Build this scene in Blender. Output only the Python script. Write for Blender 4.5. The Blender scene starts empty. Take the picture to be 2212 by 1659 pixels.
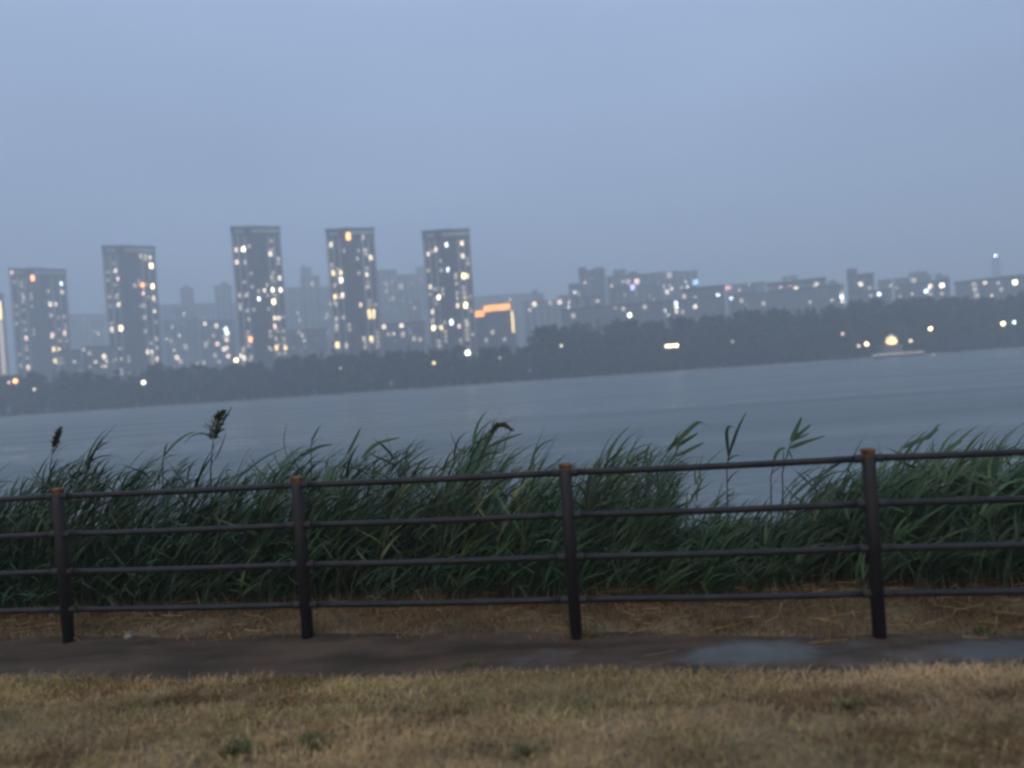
import bpy, math, random
import numpy as np
from mathutils import Vector, Matrix, Euler

random.seed(7)
RNG = np.random.default_rng(11)
scene = bpy.context.scene
COL = scene.collection
R = math.radians

# ------------------------------------------------------------------ camera
# survey units: the picture measured on a 2212 x 1659 sheet, focal length 1597
FU, CU, CV = 1597.0, 1106.0, 829.5
CAMZ = 1.8
PITCH, ROLL = 0.556, 3.9
cam_data = bpy.data.cameras.new("camera")
cam = bpy.data.objects.new("camera", cam_data)
COL.objects.link(cam)
cam.location = (0, 0, CAMZ)
M3 = Matrix.Rotation(R(90 - PITCH), 3, 'X') @ Matrix.Rotation(R(-ROLL), 3, 'Z')
cam.rotation_euler = M3.to_euler()
cam_data.sensor_width = 36.0
cam_data.lens = 36.0 * FU / 2212.0
cam_data.clip_start = 0.05
cam_data.clip_end = 8000
cam_data.dof.use_dof = True
cam_data.dof.focus_distance = 7.6
cam_data.dof.aperture_fstop = 0.68
scene.camera = cam
C0 = Vector((0, 0, CAMZ))


def ray(u, v):
    return M3 @ Vector(((u - CU) / FU, -(v - CV) / FU, -1.0))


def at_y(u, v, y):
    d = ray(u, v)
    return C0 + d * (y / d.y)


def on_z(u, v, z):
    d = ray(u, v)
    return C0 + d * ((z - CAMZ) / d.z)


M3i = M3.transposed()


def project(p):
    q = M3i @ (Vector(p) - C0)
    return CU + FU * q.x / -q.z, CV - FU * q.y / -q.z


# ------------------------------------------------------------------ numeric noise
_P = RNG.random((64, 64))


def vnoise(x, y):
    x = np.asarray(x, float); y = np.asarray(y, float)
    xi = np.floor(x).astype(int); yi = np.floor(y).astype(int)
    fx = x - xi; fy = y - yi
    fx = fx * fx * (3 - 2 * fx); fy = fy * fy * (3 - 2 * fy)
    a = _P[xi % 64, yi % 64]; b = _P[(xi + 1) % 64, yi % 64]
    c = _P[xi % 64, (yi + 1) % 64]; d = _P[(xi + 1) % 64, (yi + 1) % 64]
    return (a * (1 - fx) + b * fx) * (1 - fy) + (c * (1 - fx) + d * fx) * fy


def fbm(x, y, o=3):
    s = 0; a = 0.5; t = 0
    for i in range(o):
        s = s + a * vnoise(np.asarray(x) * 2 ** i + 13.7 * i, np.asarray(y) * 2 ** i + 5.1 * i)
        t += a; a *= 0.5
    return s / t


def sstep(a, b, x):
    t = np.clip((np.asarray(x, float) - a) / (b - a), 0, 1)
    return t * t * (3 - 2 * t)


WATER_Z = -1.2
SHORE = 318.0


def ground_z(x, y):
    x = np.asarray(x, float); y = np.asarray(y, float)
    z = 0.035 * (fbm(x * 0.9, y * 0.9 + 40) - 0.5) * sstep(2.0, 3.4, np.abs(y - 2.6) + 2.4)
    z = z - 0.02 * sstep(4.35, 4.6, y) + 0.02 * sstep(4.95, 5.2, y)
    z = z + 0.05 * (fbm(x * 1.7 + 9, y * 1.7) - 0.35) * sstep(5.0, 5.4, y) * (1 - sstep(6.2, 7, y))
    z = z - 1.25 * sstep(5.8, 13.0, y) - 1.5 * sstep(12, 22, y)
    far = sstep(SHORE - 18, SHORE + 6, y)
    z = z * (1 - far) + far * (-0.7)
    z = z + 1.4 * sstep(SHORE + 4, SHORE + 40, y) + 2.5 * sstep(360, 560, y)
    z = z + 5.0 * sstep(SHORE + 8, SHORE + 70, y) * sstep(-10, 60, x)
    return z


# ------------------------------------------------------------------ mesh collecting
class MB:
    def __init__(s):
        s.v = []; s.f = []; s.c = []

    def add(s, vs, fs, tint=None):
        o = len(s.v)
        s.v.extend([tuple(p) for p in vs])
        s.f.extend([tuple(i + o for i in f) for f in fs])
        s.c.extend([tint if tint is not None else (1, 1, 1)] * len(vs))

    def box(s, x0, x1, y0, y1, z0, z1, tint=None):
        vs = [(x0, y0, z0), (x1, y0, z0), (x1, y1, z0), (x0, y1, z0), (x0, y0, z1), (x1, y0, z1), (x1, y1, z1), (x0, y1, z1)]
        s.add(vs, [(0, 3, 2, 1), (4, 5, 6, 7), (0, 1, 5, 4), (1, 2, 6, 5), (2, 3, 7, 6), (3, 0, 4, 7)], tint)

    def tube(s, pts, rads, n=8, caps=True, tint=None):
        pts = [Vector(p) for p in pts]
        vs = []; fs = []
        prev = None
        for i, p in enumerate(pts):
            t = (pts[min(i + 1, len(pts) - 1)] - pts[max(i - 1, 0)]).normalized()
            if prev is None:
                a = Vector((0, 0, 1)) if abs(t.z) < 0.9 else Vector((1, 0, 0))
                b = t.cross(a).normalized()
            else:
                b = (prev - t * prev.dot(t)).normalized()
            prev = b
            c = t.cross(b)
            for k in range(n):
                an = 2 * math.pi * k / n
                vs.append(p + (b * math.cos(an) + c * math.sin(an)) * rads[i])
        for i in range(len(pts) - 1):
            for k in range(n):
                k2 = (k + 1) % n
                fs.append((i * n + k, i * n + k2, (i + 1) * n + k2, (i + 1) * n + k))
        if caps:
            fs.append(tuple(range(n - 1, -1, -1)))
            fs.append(tuple((len(pts) - 1) * n + k for k in range(n)))
        s.add(vs, fs, tint)

    def lathe(s, prof, n=16, tint=None, c=(0, 0)):
        vs = []; fs = []
        for r, z in prof:
            for k in range(n):
                an = 2 * math.pi * k / n
                vs.append((c[0] + r * math.cos(an), c[1] + r * math.sin(an), z))
        for i in range(len(prof) - 1):
            for k in range(n):
                k2 = (k + 1) % n
                fs.append((i * n + k, i * n + k2, (i + 1) * n + k2, (i + 1) * n + k))
        fs.append(tuple(range(n - 1, -1, -1)))
        fs.append(tuple((len(prof) - 1) * n + k for k in range(n)))
        s.add(vs, fs, tint)

    def ribbon(s, pts, wid, side, tint=None, fold=0.25):
        """leaf blade along pts, creased along its midrib"""
        vs = []; fs = []
        n = len(pts)
        for i in range(n):
            p = Vector(pts[i])
            t = (Vector(pts[min(i + 1, n - 1)]) - Vector(pts[max(i - 1, 0)])).normalized()
            b = (side - t * side.dot(t))
            b = b.normalized() if b.length > 1e-6 else Vector((1, 0, 0))
            nn = t.cross(b)
            w = wid[i] * 0.5
            vs += [p - b * w + nn * w * fold, p, p + b * w + nn * w * fold]
        for i in range(n - 1):
            a = i * 3
            fs += [(a, a + 1, a + 4, a + 3), (a + 1, a + 2, a + 5, a + 4)]
        s.add(vs, fs, tint)

    def build(s, name, mat, parent=None, smooth=False, tints=False):
        me = bpy.data.meshes.new(name)
        me.from_pydata(s.v, [], s.f)
        if tints:
            at = me.color_attributes.new("tint", 'FLOAT_COLOR', 'POINT')
            arr = np.ones((len(s.v), 4), np.float32)
            arr[:, :3] = np.array(s.c, np.float32)
            at.data.foreach_set("color", arr.ravel())
        me.materials.append(mat)
        if smooth:
            me.polygons.foreach_set("use_smooth", [True] * len(me.polygons))
        me.update()
        o = bpy.data.objects.new(name, me)
        COL.objects.link(o)
        if parent is not None:
            o.parent = parent
        return o


def tag(o, label=None, cat=None, group=None, kind=None):
    if label: o["label"] = label
    if cat: o["category"] = cat
    if group: o["group"] = group
    if kind: o["kind"] = kind
    return o


def thing(name, loc, label, cat, yaw=0.0, group=None):
    o = bpy.data.objects.new(name, None)
    o.empty_display_size = 0.3
    COL.objects.link(o)
    o.location = loc
    o.rotation_euler = (0, 0, yaw)
    return tag(o, label, cat, group)


# ------------------------------------------------------------------ materials
def new_mat(name):
    m = bpy.data.materials.new(name)
    m.use_nodes = True
    nt = m.node_tree
    return m, nt, nt.nodes["Principled BSDF"]


def mat_noise(name, c1, c2, scale=5, rough=0.8, bump=0.0, bump_scale=None, spec=0.3, detail=6, coord='Object', metallic=0.0, stretch=None, c3=None, scale2=None):
    m, nt, b = new_mat(name)
    tc = nt.nodes.new("ShaderNodeTexCoord")
    src = tc.outputs[coord]
    if stretch:
        mp = nt.nodes.new("ShaderNodeMapping"); mp.inputs["Scale"].default_value = stretch
        nt.links.new(src, mp.inputs[0]); src = mp.outputs[0]
    n = nt.nodes.new("ShaderNodeTexNoise"); n.inputs["Scale"].default_value = scale; n.inputs["Detail"].default_value = detail
    nt.links.new(src, n.inputs["Vector"])
    r = nt.nodes.new("ShaderNodeValToRGB")
    r.color_ramp.elements[0].position = 0.36; r.color_ramp.elements[1].position = 0.64
    r.color_ramp.elements[0].color = (*c1, 1); r.color_ramp.elements[1].color = (*c2, 1)
    nt.links.new(n.outputs[0], r.inputs[0])
    out = r.outputs[0]
    if c3:
        n2 = nt.nodes.new("ShaderNodeTexNoise"); n2.inputs["Scale"].default_value = scale2; n2.inputs["Detail"].default_value = 4
        nt.links.new(src, n2.inputs["Vector"])
        r2 = nt.nodes.new("ShaderNodeValToRGB")
        r2.color_ramp.elements[0].position = 0.5; r2.color_ramp.elements[1].position = 0.68
        nt.links.new(n2.outputs[0], r2.inputs[0])
        mx = nt.nodes.new("ShaderNodeMix"); mx.data_type = 'RGBA'
        nt.links.new(r2.outputs[0], mx.inputs["Factor"])
        nt.links.new(out, mx.inputs["A"]); mx.inputs["B"].default_value = (*c3, 1)
        out = mx.outputs["Result"]
    nt.links.new(out, b.inputs["Base Color"])
    b.inputs["Roughness"].default_value = rough
    b.inputs["Metallic"].default_value = metallic
    b.inputs["Specular IOR Level"].default_value = spec
    if bump:
        nb = nt.nodes.new("ShaderNodeTexNoise"); nb.inputs["Scale"].default_value = bump_scale or scale * 4; nb.inputs["Detail"].default_value = 5
        nt.links.new(src, nb.inputs["Vector"])
        bp = nt.nodes.new("ShaderNodeBump"); bp.inputs["Strength"].default_value = bump; bp.inputs["Distance"].default_value = 0.02
        nt.links.new(nb.outputs[0], bp.inputs["Height"]); nt.links.new(bp.outputs[0], b.inputs["Normal"])
    return m


def mat_tint(name, col, rough=0.7, spec=0.3, trans=0.0):
    """plant material: its own colour times the natural colour variation of each blade"""
    m, nt, b = new_mat(name)
    a = nt.nodes.new("ShaderNodeAttribute"); a.attribute_name = "tint"
    tc = nt.nodes.new("ShaderNodeTexCoord")
    n = nt.nodes.new("ShaderNodeTexNoise"); n.inputs["Scale"].default_value = 9.0
    nt.links.new(tc.outputs["Object"], n.inputs["Vector"])
    mr = nt.nodes.new("ShaderNodeMapRange"); mr.inputs["To Min"].default_value = 0.75; mr.inputs["To Max"].default_value = 1.25
    nt.links.new(n.outputs[0], mr.inputs["Value"])
    v = nt.nodes.new("ShaderNodeVectorMath"); v.operation = 'SCALE'
    nt.links.new(a.outputs["Color"], v.inputs[0]); nt.links.new(mr.outputs[0], v.inputs["Scale"])
    mx = nt.nodes.new("ShaderNodeMix"); mx.data_type = 'RGBA'; mx.blend_type = 'MULTIPLY'; mx.inputs["Factor"].default_value = 1
    mx.inputs["A"].default_value = (*col, 1); nt.links.new(v.outputs[0], mx.inputs["B"])
    nt.links.new(mx.outputs["Result"], b.inputs["Base Color"])
    b.inputs["Roughness"].default_value = rough
    b.inputs["Specular IOR Level"].default_value = spec
    return m


def mat_emit(name, col, strength):
    m, nt, b = new_mat(name)
    b.inputs["Base Color"].default_value = (0.3, 0.3, 0.3, 1)
    tc = nt.nodes.new("ShaderNodeTexCoord")
    n = nt.nodes.new("ShaderNodeTexNoise"); n.inputs["Scale"].default_value = 0.9
    nt.links.new(tc.outputs["Object"], n.inputs["Vector"])
    mr = nt.nodes.new("ShaderNodeMapRange"); mr.inputs["To Min"].default_value = 0.55 * strength; mr.inputs["To Max"].default_value = 1.45 * strength
    nt.links.new(n.outputs[0], mr.inputs["Value"])
    b.inputs["Emission Color"].default_value = (*col, 1)
    nt.links.new(mr.outputs[0], b.inputs["Emission Strength"])
    m.cycles.emission_sampling = 'NONE'
    return m


M = {}
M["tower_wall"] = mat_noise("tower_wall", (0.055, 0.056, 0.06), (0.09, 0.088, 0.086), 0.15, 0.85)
M["tower_pale"] = mat_noise("tower_pale", (0.34, 0.34, 0.34), (0.46, 0.45, 0.43), 0.2, 0.85)
M["balcony"] = mat_noise("balcony_panel", (0.10, 0.10, 0.105), (0.17, 0.165, 0.16), 0.3, 0.8)
M["tower_dark"] = mat_noise("tower_dark", (0.045, 0.048, 0.055), (0.07, 0.07, 0.075), 0.3, 0.8)
M["glass"] = mat_noise("window_glass", (0.02, 0.023, 0.027), (0.035, 0.038, 0.043), 0.3, 0.25, spec=0.5)
def mat_strip(name, axis, period, glass, wall):
    """strip of windows: glass panes between painted panels, repeating every storey or bay"""
    m, nt, b = new_mat(name)
    tc = nt.nodes.new("ShaderNodeTexCoord"); sp = nt.nodes.new("ShaderNodeSeparateXYZ"); nt.links.new(tc.outputs["Object"], sp.inputs[0])
    dv = nt.nodes.new("ShaderNodeMath"); dv.operation = 'DIVIDE'; dv.inputs[1].default_value = period; nt.links.new(sp.outputs[axis], dv.inputs[0])
    fr = nt.nodes.new("ShaderNodeMath"); fr.operation = 'FRACT'; nt.links.new(dv.outputs[0], fr.inputs[0])
    gt = nt.nodes.new("ShaderNodeMath"); gt.operation = 'GREATER_THAN'; gt.inputs[1].default_value = 0.34; nt.links.new(fr.outputs[0], gt.inputs[0])
    n = nt.nodes.new("ShaderNodeTexNoise"); n.inputs["Scale"].default_value = 0.45; nt.links.new(tc.outputs["Object"], n.inputs["Vector"])
    rp = nt.nodes.new("ShaderNodeValToRGB"); rp.color_ramp.elements[0].position = .42; rp.color_ramp.elements[1].position = .62
    rp.color_ramp.elements[0].color = (*glass, 1); rp.color_ramp.elements[1].color = (*[c * 3.2 for c in glass], 1)
    nt.links.new(n.outputs[0], rp.inputs[0])
    mx = nt.nodes.new("ShaderNodeMix"); mx.data_type = 'RGBA'; mx.inputs["A"].default_value = (*wall, 1)
    nt.links.new(rp.outputs[0], mx.inputs["B"]); nt.links.new(gt.outputs[0], mx.inputs["Factor"]); nt.links.new(mx.outputs["Result"], b.inputs["Base Color"])
    b.inputs["Roughness"].default_value = 0.35
    return m


M["strip_v"] = mat_strip("window_strip_panes", "Z", 3.0, (0.02, 0.023, 0.027), (0.10, 0.10, 0.10))
M["strip_h"] = mat_strip("window_band_panes", "X", 3.6, (0.022, 0.025, 0.03), (0.16, 0.16, 0.16))
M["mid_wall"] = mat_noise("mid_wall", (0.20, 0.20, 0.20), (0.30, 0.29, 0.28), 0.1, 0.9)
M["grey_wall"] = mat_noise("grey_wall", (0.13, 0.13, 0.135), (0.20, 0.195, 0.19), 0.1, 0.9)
M["dark_roof"] = mat_noise("dark_roof", (0.04, 0.042, 0.048), (0.065, 0.065, 0.07), 0.2, 0.8)
LIT = {
    'W': mat_emit("lamplight_white", (1.0, 0.82, 0.60), 3.0),
    'B': mat_emit("lamplight_bright", (1.0, 0.88, 0.68), 8.5),
    'Y': mat_emit("lamplight_yellow", (1.0, 0.74, 0.34), 3.6),
    'Z': mat_emit("lamplight_bright_yellow", (1.0, 0.80, 0.42), 9.35),
    'O': mat_emit("lamplight_orange", (1.0, 0.40, 0.14), 5.78),
    'C': mat_emit("lamplight_cool", (0.86, 0.95, 1.0), 6.12),
    'D': mat_emit("lamplight_dim", (1.0, 0.84, 0.66), 0.85),
    'F': mat_emit("lamplight_curtained", (1.0, 0.85, 0.68), 0.62),
    'P': mat_emit("lamplight_pink", (1.0, 0.66, 0.58), 3.06),
    'V': mat_emit("lamplight_violet", (0.45, 0.42, 1.0), 5.1),
    'A': mat_emit("lamplight_azure", (0.35, 0.65, 1.0), 3.4),
    'K': mat_emit("lamplight_red", (1.0, 0.30, 0.28), 4.08),
    'G': mat_emit("lamplight_greenish", (0.86, 1.0, 0.72), 10.2),
    'N': mat_emit("cornice_orange", (1.0, 0.36, 0.07), 3.0),
}
M["metal"] = mat_noise("brown_fence_paint", (0.015, 0.012, 0.013), (0.030, 0.023, 0.022), 7, 0.55, bump=0.15, bump_scale=60, spec=0.45, stretch=(1, 1, 0.4))
M["metal_rail"] = mat_noise("rail_paint", (0.013, 0.012, 0.012), (0.026, 0.023, 0.022), 5, 0.48, bump=0.12, bump_scale=50, spec=0.35)
M["rust"] = mat_noise("orange_rust", (0.10, 0.05, 0.027), (0.30, 0.15, 0.07), 22, 0.85, bump=0.4, bump_scale=90)
M["bark"] = mat_noise("bark", (0.04, 0.033, 0.027), (0.08, 0.065, 0.05), 3, 0.9)
M["leaf_far"] = mat_tint("far_leaves", (0.036, 0.048, 0.030), 0.85, 0.1)
M["reed_leaf"] = mat_tint("reed_leaf", (0.068, 0.105, 0.056), 0.62, 0.2)
M["reed_stem"] = mat_tint("reed_stem", (0.09, 0.10, 0.05), 0.6, 0.3)
M["seed"] = mat_tint("seed_head", (0.095, 0.095, 0.05), 0.9, 0.1)
M["straw"] = mat_tint("dry_straw", (0.36, 0.29, 0.18), 0.8, 0.2)
M["dry"] = mat_tint("dry_grass", (0.55, 0.37, 0.18), 0.85, 0.12)
M["weed"] = mat_tint("weed_leaf", (0.13, 0.135, 0.050), 0.7, 0.25)
M["stone"] = mat_noise("pale_stone", (0.18, 0.17, 0.15), (0.30, 0.28, 0.25), 30, 0.8, bump=0.4)
M["water_gleam"] = mat_noise("water_gleam", (0.34, 0.35, 0.35), (0.46, 0.46, 0.45), 0.5, 0.8, bump=0.3)  # gleam of the far water put into a pale colour
M["lamp_metal"] = mat_noise("lamp_metal", (0.05, 0.05, 0.055), (0.08, 0.08, 0.085), 4, 0.5)

# ------------------------------------------------------------------ ground sheet
xs = np.unique(np.concatenate([np.arange(-9, 9.01, 0.12), np.arange(-40, 40.1, 2.0), np.arange(-400, 401, 20.0), np.arange(-2400, 2401, 200.0)]))
ys = np.unique(np.concatenate([np.arange(-2400, 0, 240.0), np.arange(-10, 2, 1.0), np.arange(2, 9.01, 0.1), np.arange(9, 24, 0.5), np.arange(24, 300, 23.0), np.arange(296, 400, 4.0), np.arange(400, 600, 20.0), np.arange(600, 2401, 150.0)]))
XX, YY = np.meshgrid(xs, ys)
ZZ = ground_z(XX, YY)
nx, ny = len(xs), len(ys)
V = np.stack([XX.ravel(), YY.ravel(), ZZ.ravel()], 1)
idx = np.arange(nx * ny).reshape(ny, nx)
F = np.stack([idx[:-1, :-1].ravel(), idx[:-1, 1:].ravel(), idx[1:, 1:].ravel(), idx[1:, :-1].ravel()], 1)
me = bpy.data.meshes.new("ground")
me.from_pydata(V.tolist(), [], F.tolist())
me.polygons.foreach_set("use_smooth", [True] * len(me.polygons))
M["ground"] = mat_noise("earth", (0.15, 0.108, 0.060), (0.30, 0.225, 0.125), 2.2, 0.95, bump=0.6, bump_scale=30, spec=0.1, c3=(0.10, 0.075, 0.05), scale2=1.3)
nt = M["ground"].node_tree; b = nt.nodes["Principled BSDF"]
lk = b.inputs["Base Color"].links[0].from_socket
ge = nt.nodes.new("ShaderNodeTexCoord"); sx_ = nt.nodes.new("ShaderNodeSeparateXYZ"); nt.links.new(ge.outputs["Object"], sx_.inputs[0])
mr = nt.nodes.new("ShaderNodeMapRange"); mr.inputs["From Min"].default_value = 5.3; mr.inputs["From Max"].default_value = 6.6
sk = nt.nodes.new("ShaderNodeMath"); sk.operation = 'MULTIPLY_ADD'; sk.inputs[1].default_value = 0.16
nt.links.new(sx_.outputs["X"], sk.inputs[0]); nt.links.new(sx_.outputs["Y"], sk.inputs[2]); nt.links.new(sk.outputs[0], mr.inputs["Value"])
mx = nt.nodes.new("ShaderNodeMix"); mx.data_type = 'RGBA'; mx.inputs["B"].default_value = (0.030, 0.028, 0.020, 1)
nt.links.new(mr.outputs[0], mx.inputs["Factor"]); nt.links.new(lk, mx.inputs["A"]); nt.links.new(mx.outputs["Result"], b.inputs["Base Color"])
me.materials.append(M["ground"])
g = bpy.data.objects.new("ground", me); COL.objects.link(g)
tag(g, kind="structure")

# wet dirt path at the foot of the fence
def path_near(x): return on_path_near[0] + on_path_near[1] * x + 0.12 * (vnoise(x * 1.3 + 3, 0.5) - 0.5) + 0.05 * (vnoise(x * 5, 7.5) - 0.5)
def path_far(x): return on_path_far[0] + on_path_far[1] * x + 0.16 * (vnoise(x * 1.1 + 8, 3.5) - 0.5) + 0.08 * (vnoise(x * 4, 1.5) - 0.5)
pl, pr = on_z(30, 1470, 0), on_z(2180, 1450, 0)
k = (pr.y - pl.y) / (pr.x - pl.x); on_path_near = (pl.y - k * pl.x, k)
pl, pr = on_z(150, 1388, 0), on_z(1900, 1372, 0)
k = (pr.y - pl.y) / (pr.x - pl.x); on_path_far = (pl.y - k * pl.x + 0.06, k)
mb = MB(); vs = []; fs = []
px = np.arange(-9, 9.01, 0.08); NV = 9
for i, x in enumerate(px):
    a, b = float(path_near(x)), float(path_far(x))
    for j in range(NV):
        y = a + (b - a) * j / (NV - 1)
        edge = min(j, NV - 1 - j)
        vs.append((x, y, float(ground_z(x, y)) + (0.004 if edge == 0 else 0.012)))
for i in range(len(px) - 1):
    for j in range(NV - 1):
        a = i * NV + j
        fs.append((a, a + NV, a + NV + 1, a + 1))
mb.add(vs, fs)
M["mud"] = mat_noise("wet_mud", (0.050, 0.033, 0.021), (0.110, 0.072, 0.046), 3.0, 0.8, bump=0.35, bump_scale=14, spec=0.2, stretch=(0.5, 1.6, 1))
nt = M["mud"].node_tree; b = nt.nodes["Principled BSDF"]
bump_node = [n for n in nt.nodes if n.type == 'BUMP'][0]
tc = nt.nodes.new("ShaderNodeTexCoord")
wob = nt.nodes.new("ShaderNodeTexNoise"); wob.inputs["Scale"].default_value = 4.5; wob.inputs["Detail"].default_value = 5
nt.links.new(tc.outputs["Object"], wob.inputs["Vector"])
total = None
# rain water standing in three shallow hollows of the path
for (u0, u1, v0, v1, amt) in ((1420, 1800, 1374, 1452, 1.0), (1980, 2290, 1368, 1440, .6), (1000, 1380, 1392, 1456, .3), (1050, 2900, 1340, 1480, .28)):
    c = on_z((u0 + u1) / 2, (v0 + v1) / 2, 0)
    hx = (on_z(u1, (v0 + v1) / 2, 0) - on_z(u0, (v0 + v1) / 2, 0)).length / 2
    hy = abs(on_z((u0 + u1) / 2, v0, 0).y - on_z((u0 + u1) / 2, v1, 0).y) / 2
    mp = nt.nodes.new("ShaderNodeMapping"); mp.vector_type = 'TEXTURE'
    mp.inputs["Location"].default_value = (c.x, c.y, 0); mp.inputs["Scale"].default_value = (hx, hy, 1)
    nt.links.new(tc.outputs["Object"], mp.inputs[0])
    gr = nt.nodes.new("ShaderNodeTexGradient"); gr.gradient_type = 'SPHERICAL'
    nt.links.new(mp.outputs[0], gr.inputs[0])
    ml_ = nt.nodes.new("ShaderNodeMath"); ml_.operation = 'MULTIPLY_ADD'; ml_.inputs[1].default_value = amt
    nt.links.new(gr.outputs["Fac"], ml_.inputs[0])
    if total is None: ml_.inputs[2].default_value = 0
    else: nt.links.new(total, ml_.inputs[2])
    total = ml_.outputs[0]
sm_ = nt.nodes.new("ShaderNodeMath"); sm_.operation = 'MULTIPLY_ADD'; sm_.inputs[1].default_value = 0.9
nt.links.new(wob.outputs[0], sm_.inputs[0]); nt.links.new(total, sm_.inputs[2])
mr = nt.nodes.new("ShaderNodeMapRange"); mr.interpolation_type = 'SMOOTHSTEP'
mr.inputs["From Min"].default_value = 0.50; mr.inputs["From Max"].default_value = 1.25
nt.links.new(sm_.outputs[0], mr.inputs["Value"])
mr2 = nt.nodes.new("ShaderNodeMapRange"); mr2.inputs["To Min"].default_value = 0.75; mr2.inputs["To Max"].default_value = 0.30
nt.links.new(mr.outputs[0], mr2.inputs["Value"]); nt.links.new(mr2.outputs[0], b.inputs["Roughness"])
mr3 = nt.nodes.new("ShaderNodeMapRange"); mr3.inputs["To Min"].default_value = 0.35; mr3.inputs["To Max"].default_value = 0.15
nt.links.new(mr.outputs[0], mr3.inputs["Value"]); nt.links.new(mr3.outputs[0], bump_node.inputs["Strength"])
mr4 = nt.nodes.new("ShaderNodeMapRange"); mr4.inputs["To Min"].default_value = 0.2; mr4.inputs["To Max"].default_value = 0.8
nt.links.new(mr.outputs[0], mr4.inputs["Value"]); nt.links.new(mr4.outputs[0], b.inputs["Specular IOR Level"])
lk = b.inputs["Base Color"].links[0].from_socket
mx = nt.nodes.new("ShaderNodeMix"); mx.data_type = 'RGBA'; mx.inputs["B"].default_value = (0.125, 0.120, 0.112, 1)
nt.links.new(mr.outputs[0], mx.inputs["Factor"]); nt.links.new(lk, mx.inputs["A"]); nt.links.new(mx.outputs["Result"], b.inputs["Base Color"])
tag(mb.build("path", M["mud"], smooth=True), kind="structure")

# lake
mb = MB()
mb.add([(-2400, 8.5, WATER_Z), (2400, 8.5, WATER_Z), (2400, SHORE + 8, WATER_Z), (-2400, SHORE + 8, WATER_Z)], [(0, 1, 2, 3)])
M["water"], nt, b = new_mat("lake_water")
b.inputs["Base Color"].default_value = (0.14, 0.17, 0.17, 1)
b.inputs["Roughness"].default_value = 0.38
b.inputs["IOR"].default_value = 1.33
tc = nt.nodes.new("ShaderNodeTexCoord")
mp = nt.nodes.new("ShaderNodeMapping"); mp.inputs["Scale"].default_value = (0.35, 1.0, 1.0); mp.inputs["Rotation"].default_value = (0, 0, R(8))
nt.links.new(tc.outputs["Object"], mp.inputs[0])
n1 = nt.nodes.new("ShaderNodeTexNoise"); n1.inputs["Scale"].default_value = 1.1; n1.inputs["Detail"].default_value = 5
n2 = nt.nodes.new("ShaderNodeTexNoise"); n2.inputs["Scale"].default_value = 0.22; n2.inputs["Detail"].default_value = 3
nt.links.new(mp.outputs[0], n1.inputs["Vector"]); nt.links.new(mp.outputs[0], n2.inputs["Vector"])
ad = nt.nodes.new("ShaderNodeMath"); ad.operation = 'MULTIPLY_ADD'; ad.inputs[1].default_value = 3.0
nt.links.new(n2.outputs[0], ad.inputs[0]); nt.links.new(n1.outputs[0], ad.inputs[2])
bp = nt.nodes.new("ShaderNodeBump"); bp.inputs["Strength"].default_value = 0.9; bp.inputs["Distance"].default_value = 0.25
nt.links.new(ad.outputs[0], bp.inputs["Height"]); nt.links.new(bp.outputs[0], b.inputs["Normal"])
mp2 = nt.nodes.new("ShaderNodeMapping"); mp2.inputs["Scale"].default_value = (0.012, 0.10, 1.0); mp2.inputs["Rotation"].default_value = (0, 0, R(4))
nt.links.new(tc.outputs["Object"], mp2.inputs[0])
n3 = nt.nodes.new("ShaderNodeTexNoise"); n3.inputs["Scale"].default_value = 1.0; n3.inputs["Detail"].default_value = 5
nt.links.new(mp2.outputs[0], n3.inputs["Vector"])
mrw = nt.nodes.new("ShaderNodeMapRange"); mrw.inputs["From Min"].default_value = .35; mrw.inputs["From Max"].default_value = .65
mrw.inputs["To Min"].default_value = 0.24; mrw.inputs["To Max"].default_value = 0.5
nt.links.new(n3.outputs[0], mrw.inputs["Value"]); nt.links.new(mrw.outputs[0], b.inputs["Roughness"])
tag(mb.build("lake_water", M["water"]), kind="structure")

# ------------------------------------------------------------------ fence
bases = [(150, 1390), (665, 1385), (1245, 1378), (1900, 1370)]
B = [on_z(u, v, 0.0) for u, v in bases]
# best straight line through the four feet, equal spacing
X = np.array([p.x for p in B]); Y = np.array([p.y for p in B]); K = np.arange(4)
ax, bx_ = np.polyfit(K, X, 1); ay, by_ = np.polyfit(K, Y, 1)
foot = lambda i: Vector((ax * i + bx_, ay * i + by_, 0.0))
FH = 1.185
yaw = math.atan2(ay, ax)
f0 = foot(-1)
fence = thing("railing_fence", f0, "dark brown four-rail metal fence with orange rusted post caps along the wet path", "fence", yaw)
span = math.hypot(ax, ay)
RAILZ = [0.262, 0.552, 0.838, 1.128]
pm = MB(); pm.lathe([(0.042, -0.12), (0.042, FH - 0.045), (0.039, FH - 0.040)], 18)
cm = MB(); cm.lathe([(0.038, FH - 0.041), (0.041, FH - 0.036), (0.041, FH - 0.014), (0.046, FH - 0.012), (0.046, FH), (0.038, FH + 0.006)], 18)
sms = []
for z in RAILZ:
    for sgn in (-1, 1):
        sm = MB(); sm.tube([(sgn * 0.038, 0, z), (sgn * 0.088, 0, z)], [0.027, 0.027], 12); sms.append(sm)
fm = MB(); fm.lathe([(0.085, -0.02), (0.085, 0.012), (0.062, 0.022)], 18)
rm = []
for z in RAILZ:
    q = MB()
    n = 10
    q.tube([(0.055 + (span - 0.11) * i / n, 0, z - 0.006 * math.sin(math.pi * i / n)) for i in range(n + 1)], [0.022] * (n + 1), 12)
    rm.append(q)
P0 = None
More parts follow.
